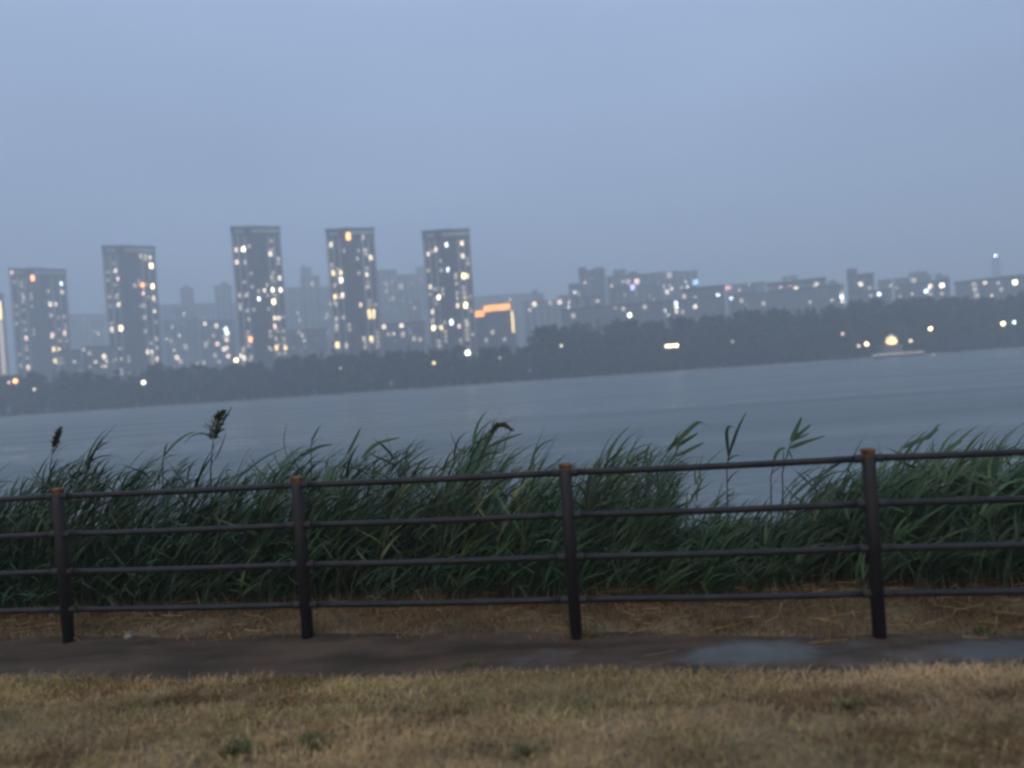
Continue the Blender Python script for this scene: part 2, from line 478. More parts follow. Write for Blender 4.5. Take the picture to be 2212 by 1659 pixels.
for i in range(8):
    if i == 0:
        p = pm.build("post", M["metal"], fence, smooth=False)
        c = cm.build("post_cap", M["rust"], p); s_ = [q.build("rail_socket", M["metal"], p) for q in sms]
        rails = [q.build("rail", M["metal_rail"], fence, smooth=True) for q in rm]
        P0 = (p, c, *s_)
    else:
        p = P0[0].copy(); COL.objects.link(p); p.parent = fence
        for ch in P0[1:]:
            d = ch.copy(); COL.objects.link(d); d.parent = p
        if i < 7:
            for q in rails:
                d = q.copy(); COL.objects.link(d); d.parent = fence; d.location = (span * i, 0, 0)
    p.location = (span * i, 0, 0)
    p.rotation_euler = (R(random.uniform(-.5, .5)), R(random.uniform(-.5, .5)), random.uniform(0, 6))if i in (0, 5, 6, 7) else (0, 0, 0)
for ch in (P0[0],):
    ch.rotation_euler = (0, 0, 0)
for o in fence.children:
    if o.name.startswith("post"): o.rotation_euler = (0, 0, 0)
for o in list(bpy.data.objects):
    if o.name.startswith("post") and o.type == 'MESH' and o.data.polygons:
        o.data.polygons.foreach_set("use_smooth", [len(p.vertices) == 4 for p in o.data.polygons])

# ------------------------------------------------------------------ dry grass
def blades(mb, n, x0, x1, ylo, yhi, hmin, hmax, wid, lean, colfun, dens=None):
    x = RNG.uniform(x0, x1, n); t = RNG.random(n)
    lo = ylo(x); hi = yhi(x); y = lo + (hi - lo) * t
    if dens is not None:
        keep = RNG.random(n) < dens(x, y)
        x, y = x[keep], y[keep]
    n = len(x)
    z = ground_z(x, y)
    h = RNG.uniform(hmin, hmax, n) * (0.55 + 0.9 * fbm(x * 1.6 + 3, y * 1.6 + 7))
    az = RNG.uniform(0, 2 * math.pi, n)
    ln = RNG.uniform(0.15, 1.0, n) * lean
    dx = np.cos(az) * ln + 0.18; dy = np.sin(az) * ln
    a2 = RNG.uniform(0, math.pi, n)
    w = wid * RNG.uniform(0.6, 1.4, n)
    sx = np.cos(a2) * w * .5; sy = np.sin(a2) * w * .5
    cols = colfun(x, y)
    base = len(mb.v)
    P = np.empty((n, 5, 3))
    P[:, 0] = np.stack([x - sx, y - sy, z - 0.008], 1)
    P[:, 1] = np.stack([x + sx, y + sy, z - 0.008], 1)
    mxx, myy, mz = x + dx * h * .45, y + dy * h * .45, z + h * .62
    P[:, 2] = np.stack([mxx + sx * .8, myy + sy * .8, mz], 1)
    P[:, 3] = np.stack([mxx - sx * .8, myy - sy * .8, mz], 1)
    P[:, 4] = np.stack([x + dx * h * 1.15, y + dy * h * 1.15, z + h * np.clip(1.05 - 0.35 * ln, .25, 1)], 1)
    mb.v.extend(map(tuple, P.reshape(-1, 3).tolist()))
    mb.c.extend(map(tuple, np.repeat(cols, 5, 0).tolist()))
    for i in range(n):
        a = base + i * 5
        mb.f.append((a, a + 1, a + 2, a + 3)); mb.f.append((a + 3, a + 2, a + 4))


def lawn_col(x, y):
    n = fbm(x * 0.9 + 20, y * 3.2 + 3); m = fbm(x * 3 + 2, y * 9 + 31); gr = fbm(x * 0.8 + 51, y * 2.4 + 17)
    r = RNG.uniform(0.78, 1.22, len(x))
    c = np.stack([0.95 + 0 * n, 0.97 + 0 * n, 0.95 + 0 * n], 1) * (0.34 + 1.42 * n)[:, None] * r[:, None]
    pale = (RNG.random(len(x)) < 0.10 * (m > 0.45))[:, None]
    c = np.where(pale, c * np.array([1.4, 1.35, 1.3]), c)
    olive = (gr > 0.52)[:, None] & (RNG.random(len(x)) < 0.42)[:, None]
    c = np.where(olive, c * np.array([0.72, 0.86, 0.66]), c)
    right = sstep(-1.5, 2.5, x)[:, None]
    c = c * (1 - right * np.array([0.10, 0.09, -0.02]))
    brown = (fbm(x * 2.0 + 71, y * 6.4 + 9) > 0.62)[:, None] & (RNG.random(len(x)) < .7)[:, None]
    c = np.where(brown, c * np.array([0.5, 0.42, 0.38]), c)
    return c


mb = MB()
blades(mb, 135000, -5.2, 5.2, lambda x: 2.4 + 0 * x, lambda x: path_near(x) + 0.02, 0.022, 0.06, 0.005, 1.9, lawn_col,
       dens=lambda x, y: 0.35 + 1.3 * fbm(x * 2.6, y * 3.4 + 12) - 0.2)
# longer wisps standing along the lawn edge
blades(mb, 7000, -5.5, 5.5, lambda x: path_near(x) - 0.20, lambda x: path_near(x) + 0.04, 0.04, 0.085, 0.004, 1.6,
       lambda x, y: lawn_col(x, y) * 0.95, dens=lambda x, y: fbm(x * 1.9 + 33, y * 0 + 4) * 1.9 - 0.6)
tag(mb.build("dry_grass", M["dry"], tints=True), "short dry tan grass of the lawn in front of the wet path", "grass", kind="stuff")

def litter_col(x, y):
    n = fbm(x * 1.3 + 5, y * 2 + 9); r = RNG.uniform(0.6, 1.4, len(x))
    c = np.stack([1.0 + 0 * n, 0.88 + 0 * n, 0.80 + 0 * n], 1) * (0.10 + 0.56 * n)[:, None] * r[:, None]
    pale = (RNG.random(len(x)) < 0.10)[:, None]
    return np.where(pale, c * 1.9, c)
mb = MB()
blades(mb, 42000, -6.5, 6.5, lambda x: path_far(x) - 0.13 * (RNG.random(len(x)) < .3), lambda x: path_far(x) + 1.05, 0.025, 0.085, 0.005, 2.2, litter_col,
       dens=lambda x, y: 0.3 + fbm(x * 2.1 + 4, y * 2.8) * 1.2 - 0.2)
# broken pale stalks lying flat
for i in range(520):
    x = random.uniform(-4.5, 5); y = float(path_far(x)) + random.uniform(0.0, 1.0)
    if i > 260: x = random.uniform(0.6, 4.8)
    z = float(ground_z(x, y)) + random.uniform(0.015, 0.06)
    an = random.gauss(0, 0.5); L = random.uniform(0.06, 0.22)
    t = random.uniform(0.3, 0.8)
    mb.tube([(x, y, z), (x + math.cos(an) * L, y + math.sin(an) * L, z + random.uniform(-.02, .03))], [0.003, 0.0022], 4, tint=(t * 1.3, t * 1.2, t * 1.1))
tag(mb.build("dry_litter", M["dry"], tints=True), "brown dead grass and broken stalks under the fence", "dead grass", kind="stuff")

# green weed tufts in the lawn
tufts = [(505, 1632, .16, "green weed tuft at the bottom edge of the lawn below the second fence post"),
         (672, 1610, .13, "dark green weed tuft in the lawn right of the largest bottom tuft"),
         (1135, 1636, .09, "low green weed tuft at the bottom middle of the lawn"),
         (1835, 1533, .10, "small dark green weed tuft in the lawn below the rightmost fence post"),
         (1015, 1437, .07, "olive green tuft on the lawn edge beside the path"),
         (1275, 1374, .07, "small dark tuft at the foot of the third fence post"),
         (1260, 1532, .06, "tiny green tuft among brown patches in the middle of the lawn"),
         (2120, 1360, .08, "dark tuft on the far path edge right of the last visible post")]
for (u, v, s, lab) in tufts:
    c = on_z(u, v, 0.0)
    z0 = float(ground_z(c.x, c.y))
    mb = MB()
    for i in range(int(900 * s)):
        an = random.uniform(0, 6.28); rr = abs(random.gauss(0, s * 0.6)); x = math.cos(an) * rr * 1.3; y = math.sin(an) * rr * 0.8
        L = random.uniform(.4, 1.0) * (0.05 + s * 0.35)
        a2 = random.uniform(0, 6.28); ln = random.uniform(.2, .9)
        pts = [(x + math.cos(a2) * L * ln * t * t, y + math.sin(a2) * L * ln * t * t, -0.01 + L * (t - 0.3 * ln * t * t)) for t in (0, .35, .7, 1)]
        w = random.uniform(.006, .014); t_ = random.uniform(.6, 1.3)
        mb.ribbon(pts, [w * .6, w, w * .8, w * .1], Vector((math.sin(a2), -math.cos(a2), 0)), tint=(t_, t_, t_))
    t = thing("weed_tuft", (c.x, c.y, z0), lab, "weed", 0, "green weed tufts in the dry lawn")
    mb.build("leaves", M["weed"], t, tints=True)

# pale stone on the path
c = on_z(278, 1388, 0)
mb = MB(); vs = []; fs = []
n, mrows = 12, 7
for j in range(mrows):
    ph = math.pi * (j + .5) / mrows
    for i in range(n):
        an = 2 * math.pi * i / n
        r = 1 + 0.3 * (float(vnoise(math.cos(an) * 1.5 + 5, math.sin(an) * 1.5 + ph * 1.7)) - .5)
        vs.append((0.034 * r * math.sin(ph) * math.cos(an), 0.028 * r * math.sin(ph) * math.sin(an), 0.024 * r * math.cos(ph)))
for j in range(mrows - 1):
    for i in range(n):
        fs.append((j * n + i, (j + 1) * n + i, (j + 1) * n + (i + 1) % n, j * n + (i + 1) % n))
fs.append(tuple(range(n))); fs.append(tuple((mrows - 1) * n + i for i in range(n - 1, -1, -1)))
mb.add(vs, fs)
o = mb.build("stone", M["stone"], smooth=True); o.location = (c.x, c.y, float(ground_z(c.x, c.y)) + 0.026)
tag(o, "small pale stone on the wet path near the leftmost post", "stone")

# ------------------------------------------------------------------ reeds
prof_u = [-700, 0, 60, 110, 150, 200, 245, 300, 360, 450, 520, 560, 620, 680, 730, 770, 820, 880, 940, 1000, 1050, 1100, 1150, 1190, 1215, 1260, 1310, 1350, 1400, 1450, 1490, 1520, 1545, 1600, 1650, 1690, 1740, 1790, 1860, 1920, 1980, 2030, 2080, 2130, 2212, 2900]
prof_v = [1010, 1030, 1010, 985, 985, 965, 990, 990, 985, 990, 1000, 985, 965, 975, 970, 945, 955, 950, 965, 940, 925, 945, 940, 975, 1000, 970, 950, 935, 945, 940, 930, 950, 1040, 1075, 1050, 1000, 995, 1005, 1010, 985, 975, 955, 965, 955, 950, 940]


def reed(mb_leaf, mb_stem, base, top, leaves, tint, big=1.0, plume=False):
    """one reed: stem from base to top leaning downwind, leaves streaming to +x"""
    base = Vector(base); top = Vector(top)
    H = top - base
    ctrl = base + Vector((H.x * 0.12, H.y * 0.4, H.z * 0.62))
    S = lambda t: base * (1 - t) ** 2 + ctrl * 2 * t * (1 - t) + top * t * t
    ns = 6
    mb_stem.tube([S(i / ns) for i in range(ns + 1)], [0.0045 - 0.0032 * i / ns for i in range(ns + 1)], 3, caps=False, tint=tint)
    for k in range(leaves):
        t = 0.30 + 0.70 * (k + random.random() * .6) / leaves
        p = S(min(t, 0.99))
        az = random.gauss(0, 0.55) if random.random() < 0.88 else random.uniform(0, 6.28)
        L = random.uniform(0.26, 0.52) * big
        el = random.uniform(0.55, 1.25)
        droop = abs(random.gauss(0, 0.6)) + 0.2
        if random.random() < 0.12: droop += 0.9
        pts = []
        q = p.copy(); n = 5
        for i in range(n + 1):
            pts.append(q.copy())
            e = el - droop * (i / n) ** 1.3
            wind = min(1, 0.35 + i / n)
            a = az * (1 - 0.5 * wind)
            q = q + Vector((math.cos(a) * math.cos(e), math.sin(a) * math.cos(e), math.sin(e))) * (L / n)
        w = random.uniform(0.016, 0.030) * big
        side = Vector((-math.sin(az), math.cos(az), 0)) + Vector((0, 0, random.uniform(-.9, .9)))
        f = random.uniform(.8, 1.25)
        mb_leaf.ribbon(pts, [w * .6, w, w * .9, w * .65, w * .35, w * .03], side, tint=tuple(c * f for c in tint))
    if plume:
        d = Vector((0.62, random.uniform(-.2, .2), 0.75)).normalized()
        q = top.copy()
        for i in range(26):
            s_ = random.random(); o = q + d * 0.2 * s_ + Vector((0.06 * s_ * s_, 0, -0.04 * s_ * s_))
            e = o + (d + Vector((random.gauss(.25, .3), random.gauss(0, .3), random.gauss(-.1, .3)))) * random.uniform(.03, .075)
            tt = random.uniform(.7, 1.3)
            mb_leaf.ribbon([o, o.lerp(e, .5), e], [.004, .007, .001], Vector((random.gauss(0, 1), random.gauss(0, 1), 1)), tint=(1.25 * tt, 0.95 * tt, 1.1 * tt))


FRONT = lambda x: on_path_far[0] + on_path_far[1] * max(-7, min(7, x))
ml, ms = MB(), MB()
dead = MB()
cnt = 0
while cnt < 2500:
    dy = 0.86 + (random.random() ** 1.25) * 6.2
    half = (dy + 5.0) * 0.86 + 1.2
    x = random.uniform(-half, half); y = dy + FRONT(x)
    gz = float(ground_z(x, y))
    u, v = project((x, y, gz + 1.5))
    pv = float(np.interp(u, prof_u, prof_v))
    jit = min(abs(random.gauss(0, 1)) * 75 + random.uniform(-5, 30), 230)
    gap = 1450 < u < 1800
    if gap:
        hole = max(0.0, 1 - abs(u - 1600) / 150)
        if y > 7.6 and random.random() < 0.93: cnt += 1; continue
        if random.random() < 0.45 + 0.35 * hole: cnt += 1; continue
        jit = abs(random.gauss(0, 1)) * 80 + 75 * hole
    if 2 * 0 + float(fbm(x * 0.9 + 70, y * 0.9)) < 0.30: cnt += 1; continue
    jit += 110 * (0.55 - float(vnoise(u * 0.021 + 5, y * .35)))
    jit = max(jit, -6)
    ztop = at_y(u, pv + 26 + jit, y).z
    h = ztop - gz
    if h < 0.5: cnt += 1; continue
    h = min(h, 2.9)
    lean = h * random.uniform(0.12, 0.36)
    clump_big = 0.85 + 0.45 * float(vnoise(x * 1.1 + 3, y * .6 + 8))
    tn = random.uniform(0.75, 1.2) * (0.72 + 0.6 * float(vnoise(x * 1.3 + 30, y * .7 + 2)))
    tint = (tn * random.uniform(.75, 1.2), tn, tn * random.uniform(.75, 1.15))
    if random.random() < 0.05: tint = (1.9 * tn, 1.35 * tn, 0.9 * tn)
    reed(ml, ms, (x - lean, y, gz - 0.05), (x, y + random.uniform(-.1, .1), gz + h), 8 if y < 9 else 7, tint, big=clump_big, plume=random.random() < .13)
    cnt += 1
# short undergrowth at the front of the reed bed
for i in range(3600):
    x = random.uniform(-6.8, 6.8)
    y = FRONT(x) + 0.58 + random.random() * 2.6
    gz = float(ground_z(x, y)); h = random.uniform(0.2, 0.8) * (0.6 if y < FRONT(x) + .9 else 1 if y < FRONT(x) + 2 else .65)
    uu = project((x, y, .6))[0]
    if 1440 < uu < 1730: h *= .6 if y < 6.8 else .4
    tn = random.uniform(0.5, 1.05)
    tint = (tn * random.uniform(.7, 1.2), tn, tn * random.uniform(.7, 1.05))
    reed(ml, ms, (x - h * .12, y, gz - 0.03), (x, y + random.uniform(-.1, .1), gz + h), 6, tint, 0.85)
reeds = ml.build("reeds", M["reed_leaf"], tints=True)
tag(reeds, "dense bed of green reeds leaning in the wind behind the fence", "reeds", kind="stuff")
o = ms.build("stem", M["reed_stem"], reeds, tints=True); tag(o, kind="stuff")
# bleached dead stalks standing at the foot of the reeds
for i in range(150):
    x = random.uniform(-5, 5.5); y = FRONT(x) + random.uniform(.45, .95)
    gz = float(ground_z(x, y)); h = random.uniform(.06, .26)
    dx = random.gauss(-.25, .35) * h
    t = random.uniform(.35, .95)
    dead.tube([(x, y, gz - .02), (x + dx * .4, y, gz + h * .5), (x + dx, y, gz + h)], [.004, .0035, .0015], 4, tint=(t, t, t))
tag(dead.build("dead_stalks", M["straw"], tints=True), "pale bleached stalks standing at the foot of the green reeds", "dead stalks", kind="stuff")


# single reeds that stand out above the bed
def hero(label, y, stem, leaves=(), heads=(), tint=(1, 1, 1), group="tall reeds rising above the bed"):
    p = [at_y(u, v, y) for u, v in stem]
    gz = float(ground_z(p[0].x, y))
    b0 = Vector((p[0].x - 0.02, y, gz))
    t = thing("tall_reed", b0, label, "reed", 0, group)
    k = y / FU
    pts = [Vector((0, 0, -.05)), (p[0] - b0) * 0.5 + Vector((-.01, 0, 0))] + [q - b0 for q in p]
    m = MB(); n = n_stem = len(pts)
    m.tube(pts, [.009 - .0055 * i / (n - 1) for i in range(n)], 6, tint=tuple(.6 * c_ for c_ in tint)); m.build("stem", M["reed_stem"], t, smooth=True, tints=True)
    for (path, wpx, depth) in leaves:
        q = [at_y(u, v, y + depth * i / max(1, len(path) - 1)) - b0 for i, (u, v) in enumerate(path)]
        # smooth
        for _ in range(2):
            r = [q[0]]
            for a, b in zip(q[:-1], q[1:]): r += [a * .75 + b * .25, a * .25 + b * .75]
            r.append(q[-1]); q = r
        n = len(q)
        wd = [.9 * wpx * k * (min(1, .35 + 2.2 * i / (n - 1)) * (1 - max(0, (i / (n - 1) - .3) / .7) ** 1.7) + .02) for i in range(n)]
        m = MB(); m.ribbon(q, wd, Vector((.42, -.7, -.42)), tint=tuple(.95 * c_ for c_ in tint))
        m.build("leaf", M["reed_leaf"], t, tints=True)
    for j in range(5):
        f = 1 + (n_stem - 2) * random.uniform(.25, .95); a = int(f); q0 = pts[a].lerp(pts[min(a + 1, n_stem - 1)], f - a)
        el = random.uniform(.5, 1.2); dr = random.uniform(.4, 1.4); az = random.gauss(0, .7); L = random.uniform(.14, .3); q = []
        for i in range(6):
            q.append(q0.copy()); e = el - dr * i / 5
            q0 = q0 + Vector((math.cos(az) * math.cos(e), math.sin(az) * math.cos(e), math.sin(e))) * L / 5
        w_ = random.uniform(.010, .018)
        m = MB(); m.ribbon(q, [w_ * .6, w_, w_ * .9, w_ * .6, w_ * .3, .001], Vector((-math.sin(az), math.cos(az), random.uniform(-.8, .8))), tint=tint)
        m.build("leaf", M["reed_leaf"], t, tints=True)
    for (path, wpx) in heads:
        q = [at_y(u, v, y) - b0 for u, v in path]
        m = MB(); L = len(q)
        for i in range(420):
            s = random.random() ** .9 * (L - 1); a = int(min(s, L - 2)); pp = q[a].lerp(q[a + 1], s - a)
            tdir = (q[a + 1] - q[a]).normalized()
            f = s / (L - 1)
            wloc = wpx * k * .5 * math.sin(math.pi * min(1, f * .8 + .18))
            off = Vector((random.gauss(0, .6), random.gauss(0, .6), random.gauss(0, .3))) * wloc
            ln = random.uniform(.02, .05)
            e = pp + off + (tdir + Vector((random.gauss(.15, .3), random.gauss(0, .3), random.gauss(0, .2)))) * ln
            tt = random.uniform(.6, 1.4)
            m.ribbon([pp + off * .5, (pp + off * .5).lerp(e, .55), e], [.005, .010, .001], Vector((random.gauss(0, 1), random.gauss(0, 1), random.gauss(0, 1))), tint=(tt, tt, tt))
        m.build("seed_head", M["seed"], t, tints=True)
    return t


hero("tall reed with a thick dark seed head and one long spike left of second post", 7.2,
     [(455, 1020), (457, 985), (461, 945)], leaves=[([(461, 945), (478, 914), (502, 876)], 14, .02), ([(458, 950), (440, 935), (415, 940), (395, 960)], 7, .1), ([(464, 990), (478, 965), (489, 930)], 9, -.05)],
     heads=[([(459, 950), (463, 930), (471, 903), (478, 892)], 34)], tint=(.75, .75, .7))
hero("reed top with one hooked leaf and one thin leaf pointing up above the top rail", 7.6,
     [(1570, 1010), (1573, 985)], leaves=[([(1573, 985), (1570, 955), (1568, 930), (1576, 918), (1588, 924)], 11, 0), ([(1573, 985), (1583, 955), (1591, 932), (1600, 912), (1612, 890)], 9, .03)], tint=(.6, .62, .7))
hero("reed top with four green leaves fanned out left of the rightmost post", 7.6,
     [(1690, 1020), (1700, 985), (1708, 955)], leaves=[([(1708, 953), (1718, 930), (1732, 900)], 13, 0), ([(1710, 950), (1735, 930), (1752, 916)], 11, .05), ([(1712, 952), (1738, 940), (1750, 935)], 6, -.05), ([(1706, 968), (1722, 960), (1748, 951), (1784, 941)], 13, .04)], tint=(.9, .95, .9))
hero("reed with a reddish brown tip bent over to the right near the bed's middle", 7.4,
     [(1010, 1000), (1040, 965), (1062, 935)], leaves=[([(1040, 965), (1058, 940), (1072, 918), (1090, 920), (1106, 930)], 13, 0), ([(1045, 970), (1085, 950), (1130, 935)], 11, .1)], heads=[([(1060, 938), (1070, 920), (1085, 917), (1100, 926)], 13)], tint=(1.1, .85, .7))
hero("reed with a long thick leaf arching over to the right beside the gap", 7.4,
     [(1420, 1010), (1445, 970), (1465, 940)], leaves=[([(1440, 975), (1470, 945), (1500, 915), (1515, 909), (1535, 925)], 14, 0), ([(1460, 965), (1490, 945), (1508, 935)], 12, .1), ([(1462, 985), (1495, 968), (1522, 955)], 10, -.1)], tint=(.85, .95, .8))
hero("short reed plume standing up alone near the left edge", 7.5,
     [(108, 1010), (115, 970)], leaves=[([(110, 975), (120, 950), (132, 924)], 10, 0)], heads=[([(115, 968), (120, 950), (128, 930)], 14)], tint=(.8, .8, .7))
hero("reed with a pale leaf arched over long to the right, left of the seed-headed reed", 7.8,
     [(350, 1000), (355, 980)], leaves=[([(353, 985), (372, 960), (398, 940), (422, 932)], 13, 0)], tint=(1, 1.05, 1))
hero("narrow dark reed blade standing over the bed just right of the second post", 7.7,
     [(672, 1000), (672, 955)], leaves=[([(671, 955), (678, 940), (692, 918)], 11, 0), ([(650, 985), (690, 962), (720, 960)], 12, 0)], tint=(.7, .75, .7))
hero("broad leaning reed with leaf tip pointing right, midway between second and third posts", 7.5,
     [(735, 1020), (752, 975)], leaves=[([(750, 980), (765, 950), (780, 922)], 14, 0), ([(780, 990), (805, 960), (835, 950), (865, 945)], 14, .1)], tint=(.85, .95, .8))
hero("reed with loose leaves blown right over the top rail beyond the rightmost post", 7.9,
     [(1935, 990), (1950, 965)], leaves=[([(1948, 968), (1975, 955), (2000, 945), (2030, 925)], 13, 0), ([(2000, 950), (2015, 935), (2028, 915)], 8, .1), ([(2035, 985), (2060, 960), (2078, 952)], 14, .1)], tint=(.9, 1, .95))
hero("bent reed looping over above the top rail between the gap and the rightmost post", 7.6,
     [(1665, 1030), (1672, 1000)], leaves=[([(1670, 1005), (1675, 980), (1690, 965), (1705, 972), (1715, 1000)], 9, 0)], tint=(.9, 1, 1))

# added pale strip standing in for the bright line on the far water
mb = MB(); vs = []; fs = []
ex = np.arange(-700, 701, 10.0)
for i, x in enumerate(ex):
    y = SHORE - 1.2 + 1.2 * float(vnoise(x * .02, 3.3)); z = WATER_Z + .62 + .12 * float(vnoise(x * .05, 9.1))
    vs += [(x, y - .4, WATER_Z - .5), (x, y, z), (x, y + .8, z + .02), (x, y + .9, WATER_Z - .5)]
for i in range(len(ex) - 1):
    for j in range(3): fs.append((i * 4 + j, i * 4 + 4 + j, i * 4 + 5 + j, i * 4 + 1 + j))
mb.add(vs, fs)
tag(mb.build("water_gleam_strip", M["water_gleam"]), "pale strip added for the bright water line along the far shore", "water_gleam_strip")

# ------------------------------------------------------------------ far trees
tp_u = [-900, 0, 300, 480, 605, 719, 811, 903, 1023, 1148, 1162, 1194, 1260, 1369, 1533, 1700, 1811, 1918, 2178, 3100]
tp_v = [862, 805, 796, 784, 772, 758, 757, 750, 744, 740, 716, 704, 693, 689, 675, 660, 652, 641, 630, 590]
QUAD = [(0, 1, 2, 3)]


def leaf_cluster(mb, c, rx, rz, n, size, tint):
    n = max(4, int(n))
    d = RNG.normal(size=(n, 3)); d /= np.linalg.norm(d, axis=1)[:, None]
    r = 0.35 + 0.65 * RNG.random((n, 1))
    p = np.array(c) + d * np.array([rx, rx, rz]) * r
    a = RNG.normal(size=(n, 3)); a /= np.linalg.norm(a, axis=1)[:, None]
    b = np.cross(a, RNG.normal(size=(n, 3))); b /= np.linalg.norm(b, axis=1)[:, None] + 1e-9
    s_ = size * (0.6 + 0.8 * RNG.random((n, 1)))
    Q = np.stack([p - a * s_ - b * s_ * .5, p + b * s_ * .7 - a * s_ * .2, p + a * s_, p - b * s_ * .7 + a * s_ * .3], 1).reshape(-1, 3)
    f = np.repeat(0.75 + 0.5 * RNG.random((n, 1)), 4, 0) * np.array(tint)
    o = len(mb.v)
    mb.v.extend(map(tuple, Q.tolist())); mb.c.extend(map(tuple, f.tolist()))
    mb.f.extend((o + 4 * i, o + 4 * i + 1, o + 4 * i + 2, o + 4 * i + 3) for i in range(n))


def tree(mbl, mbt, x, y, z, h, conifer, tint):
    mbt.tube([(x, y, z - .5), (x + .2, y, z + h * .5), (x + .1, y, z + h * .9)], [.28, .18, .05], 5, caps=False)
    for _ in range(4):
        a = random.uniform(0, 6.28); zz = z + h * random.uniform(.35, .65); L = h * .2
        mbt.tube([(x, y, zz), (x + math.cos(a) * L, y + math.sin(a) * L, zz + L * .8)], [.1, .03], 4, caps=False)
    kk = max(.6, (h / 11) ** 1.3)
    if conifer:
        for i in range(8):
            t = i / 7
            leaf_cluster(mbl, (x, y, z + h * (.12 + .86 * t)), h * (.19 * (1 - t) + .015), h * .08, (22 - 2 * i) * kk, 1.1 - .7 * t, tint)
    else:
        leaf_cluster(mbl, (x, y, z + h * .5), h * .25, h * .42, 70 * kk, 1.3, tint)
        for i in range(8):
            a = random.uniform(0, 6.28); rr = h * random.uniform(.06, .26)
            zz = z + h * random.uniform(.35, .9)
            leaf_cluster(mbl, (x + math.cos(a) * rr, y + math.sin(a) * rr, zz), h * .13, h * .10, 20 * kk, .95, tint)


def wood(name, label, x0, x1, rows, frac):
    L, T = MB(), MB()
    for (yy, f, step) in rows:
        x = x0
        while x < x1:
            xx = x + random.uniform(-1.5, 1.5); y = yy + random.uniform(-4, 4)
            gz = float(ground_z(xx, y))
            u, v = project((xx, y, 15))
            vt = float(np.interp(u, tp_u, tp_v)) + random.uniform(-5, 7)
            h = (at_y(u, vt, y).z - gz) * f
            if h > 3:
                tn = random.uniform(.7, 1.25)
                tree(L, T, xx, y, gz, h, random.random() < frac, (tn * random.uniform(.85, 1.15), tn, tn * random.uniform(.8, 1.1)))
            x += step * random.uniform(.7, 1.3)
    o = L.build(name, M["leaf_far"], tints=True); tag(o, label, "trees", kind="stuff")
    t = T.build("trunk", M["bark"], o); tag(t, kind="stuff")
    return o


wood("shore_trees", "dark hazy belt of lower trees on the far shore below the towers", -340, 8, [(SHORE + 4, .38, 3.5), (SHORE + 13, .75, 4.5), (SHORE + 25, 1.0, 4.5)], .12)
wood("hill_trees", "dark hazy wood rising on the far shore on the right", 12, 350, [(SHORE + 4, .28, 3.5), (SHORE + 12, .55, 4.5), (SHORE + 24, .8, 5.0), (SHORE + 40, 1.0, 5.0)], .08)

for (u, v, h_, con, lab) in ((719, 742, 0, True, "pointed dark conifer peak standing over the shore trees below the fourth tower"),
                             (694, 757, 0, True, "smaller pointed conifer just left of the tallest conifer under the fourth tower"),
                             (640, 768, 0, True, "slim pointed tree on the far shore between the third and fourth towers"),
                             (1172, 700, 0, False, "round-headed tree at the left end of the high wood, beside the orange-lit building"),
                             (1205, 694, 0, False, "second round-headed tree in from the left end of the high wood"),
                             (335, 783, 0, False, "rounded tree on the far shore right below the second tower")):
    p = at_y(u, v, SHORE + 22); gz = float(ground_z(p.x, p.y))
    t = thing("conifer_tree" if con else "leafy_tree", (p.x, p.y, gz), lab, "tree", 0, "single trees on the far shore")
    L, T = MB(), MB(); tree(L, T, 0, 0, 0, p.z - gz, con, (.8, .85, .8))
    L.build("crown", M["leaf_far"], t, tints=True); T.build("trunk", M["bark"], t)

# ------------------------------------------------------------------ buildings
def r1(x, y): return (x * .5426 * .54861, (800 + y * .5426) * .54861)
def r2(x, y): return ((800 + x * .5424) * .54861, (800 + y * .5424) * .54861)
def r3(x, y): return ((1800 + x * .4973) * .54861, (950 + y * .4973) * .54861)
def r4(x, y): return ((2800 + x * .5570) * .54861, (950 + y * .5570) * .54861)


class Facade:
    """a frame whose front faces the water: x along the facade, y inwards, z up"""
    def __init__(s, name, label, cat, u0, u1, vt, y, turn=0.0, group=None, vt1=None):
        vt1 = vt if vt1 is None else vt1
        a, b = at_y(u0, vt, y), at_y(u1, vt1, y)
        c = (a + b) / 2
        s.yaw = -math.atan2(c.x, c.y) + R(turn)
        s.right = Vector((math.cos(s.yaw), math.sin(s.yaw), 0)); s.n = Vector((-math.sin(s.yaw), math.cos(s.yaw), 0))
        s.W = (b - a).length * (math.cos(math.atan2(c.x, c.y)) if turn == 0 else 1)
        s.base = Vector((c.x, c.y, float(ground_z(c.x, c.y)) - 0.5))
        s.H = (a.z + b.z) / 2 - s.base.z
        s.root = thing(name, s.base, label, cat, s.yaw, group)

    def local(s, u, v):
        d = ray(u, v)
        o = s.base - C0
        t = (o.x * s.n.x + o.y * s.n.y) / (d.x * s.n.x + d.y * s.n.y)
        p = C0 + d * t - s.base
        return p.dot(s.right), p.z

    def lit(s, u, v, kind, w=1.7, h=2.1, y=-0.06, floor=3.0):
        x, z = s.local(u, v)
        x = max(-s.W / 2 + w / 2 + .2, min(s.W / 2 - w / 2 - .2, x))
        z = min(z, s.H - h / 2 - .3)
        if z < 1.5: z = 1.5
        m = MB(); m.box(x - w / 2, x + w / 2, y - .08, y + .05, z - h / 2, z + h / 2)
        return m.build("lit_window", LIT[kind], s.root)


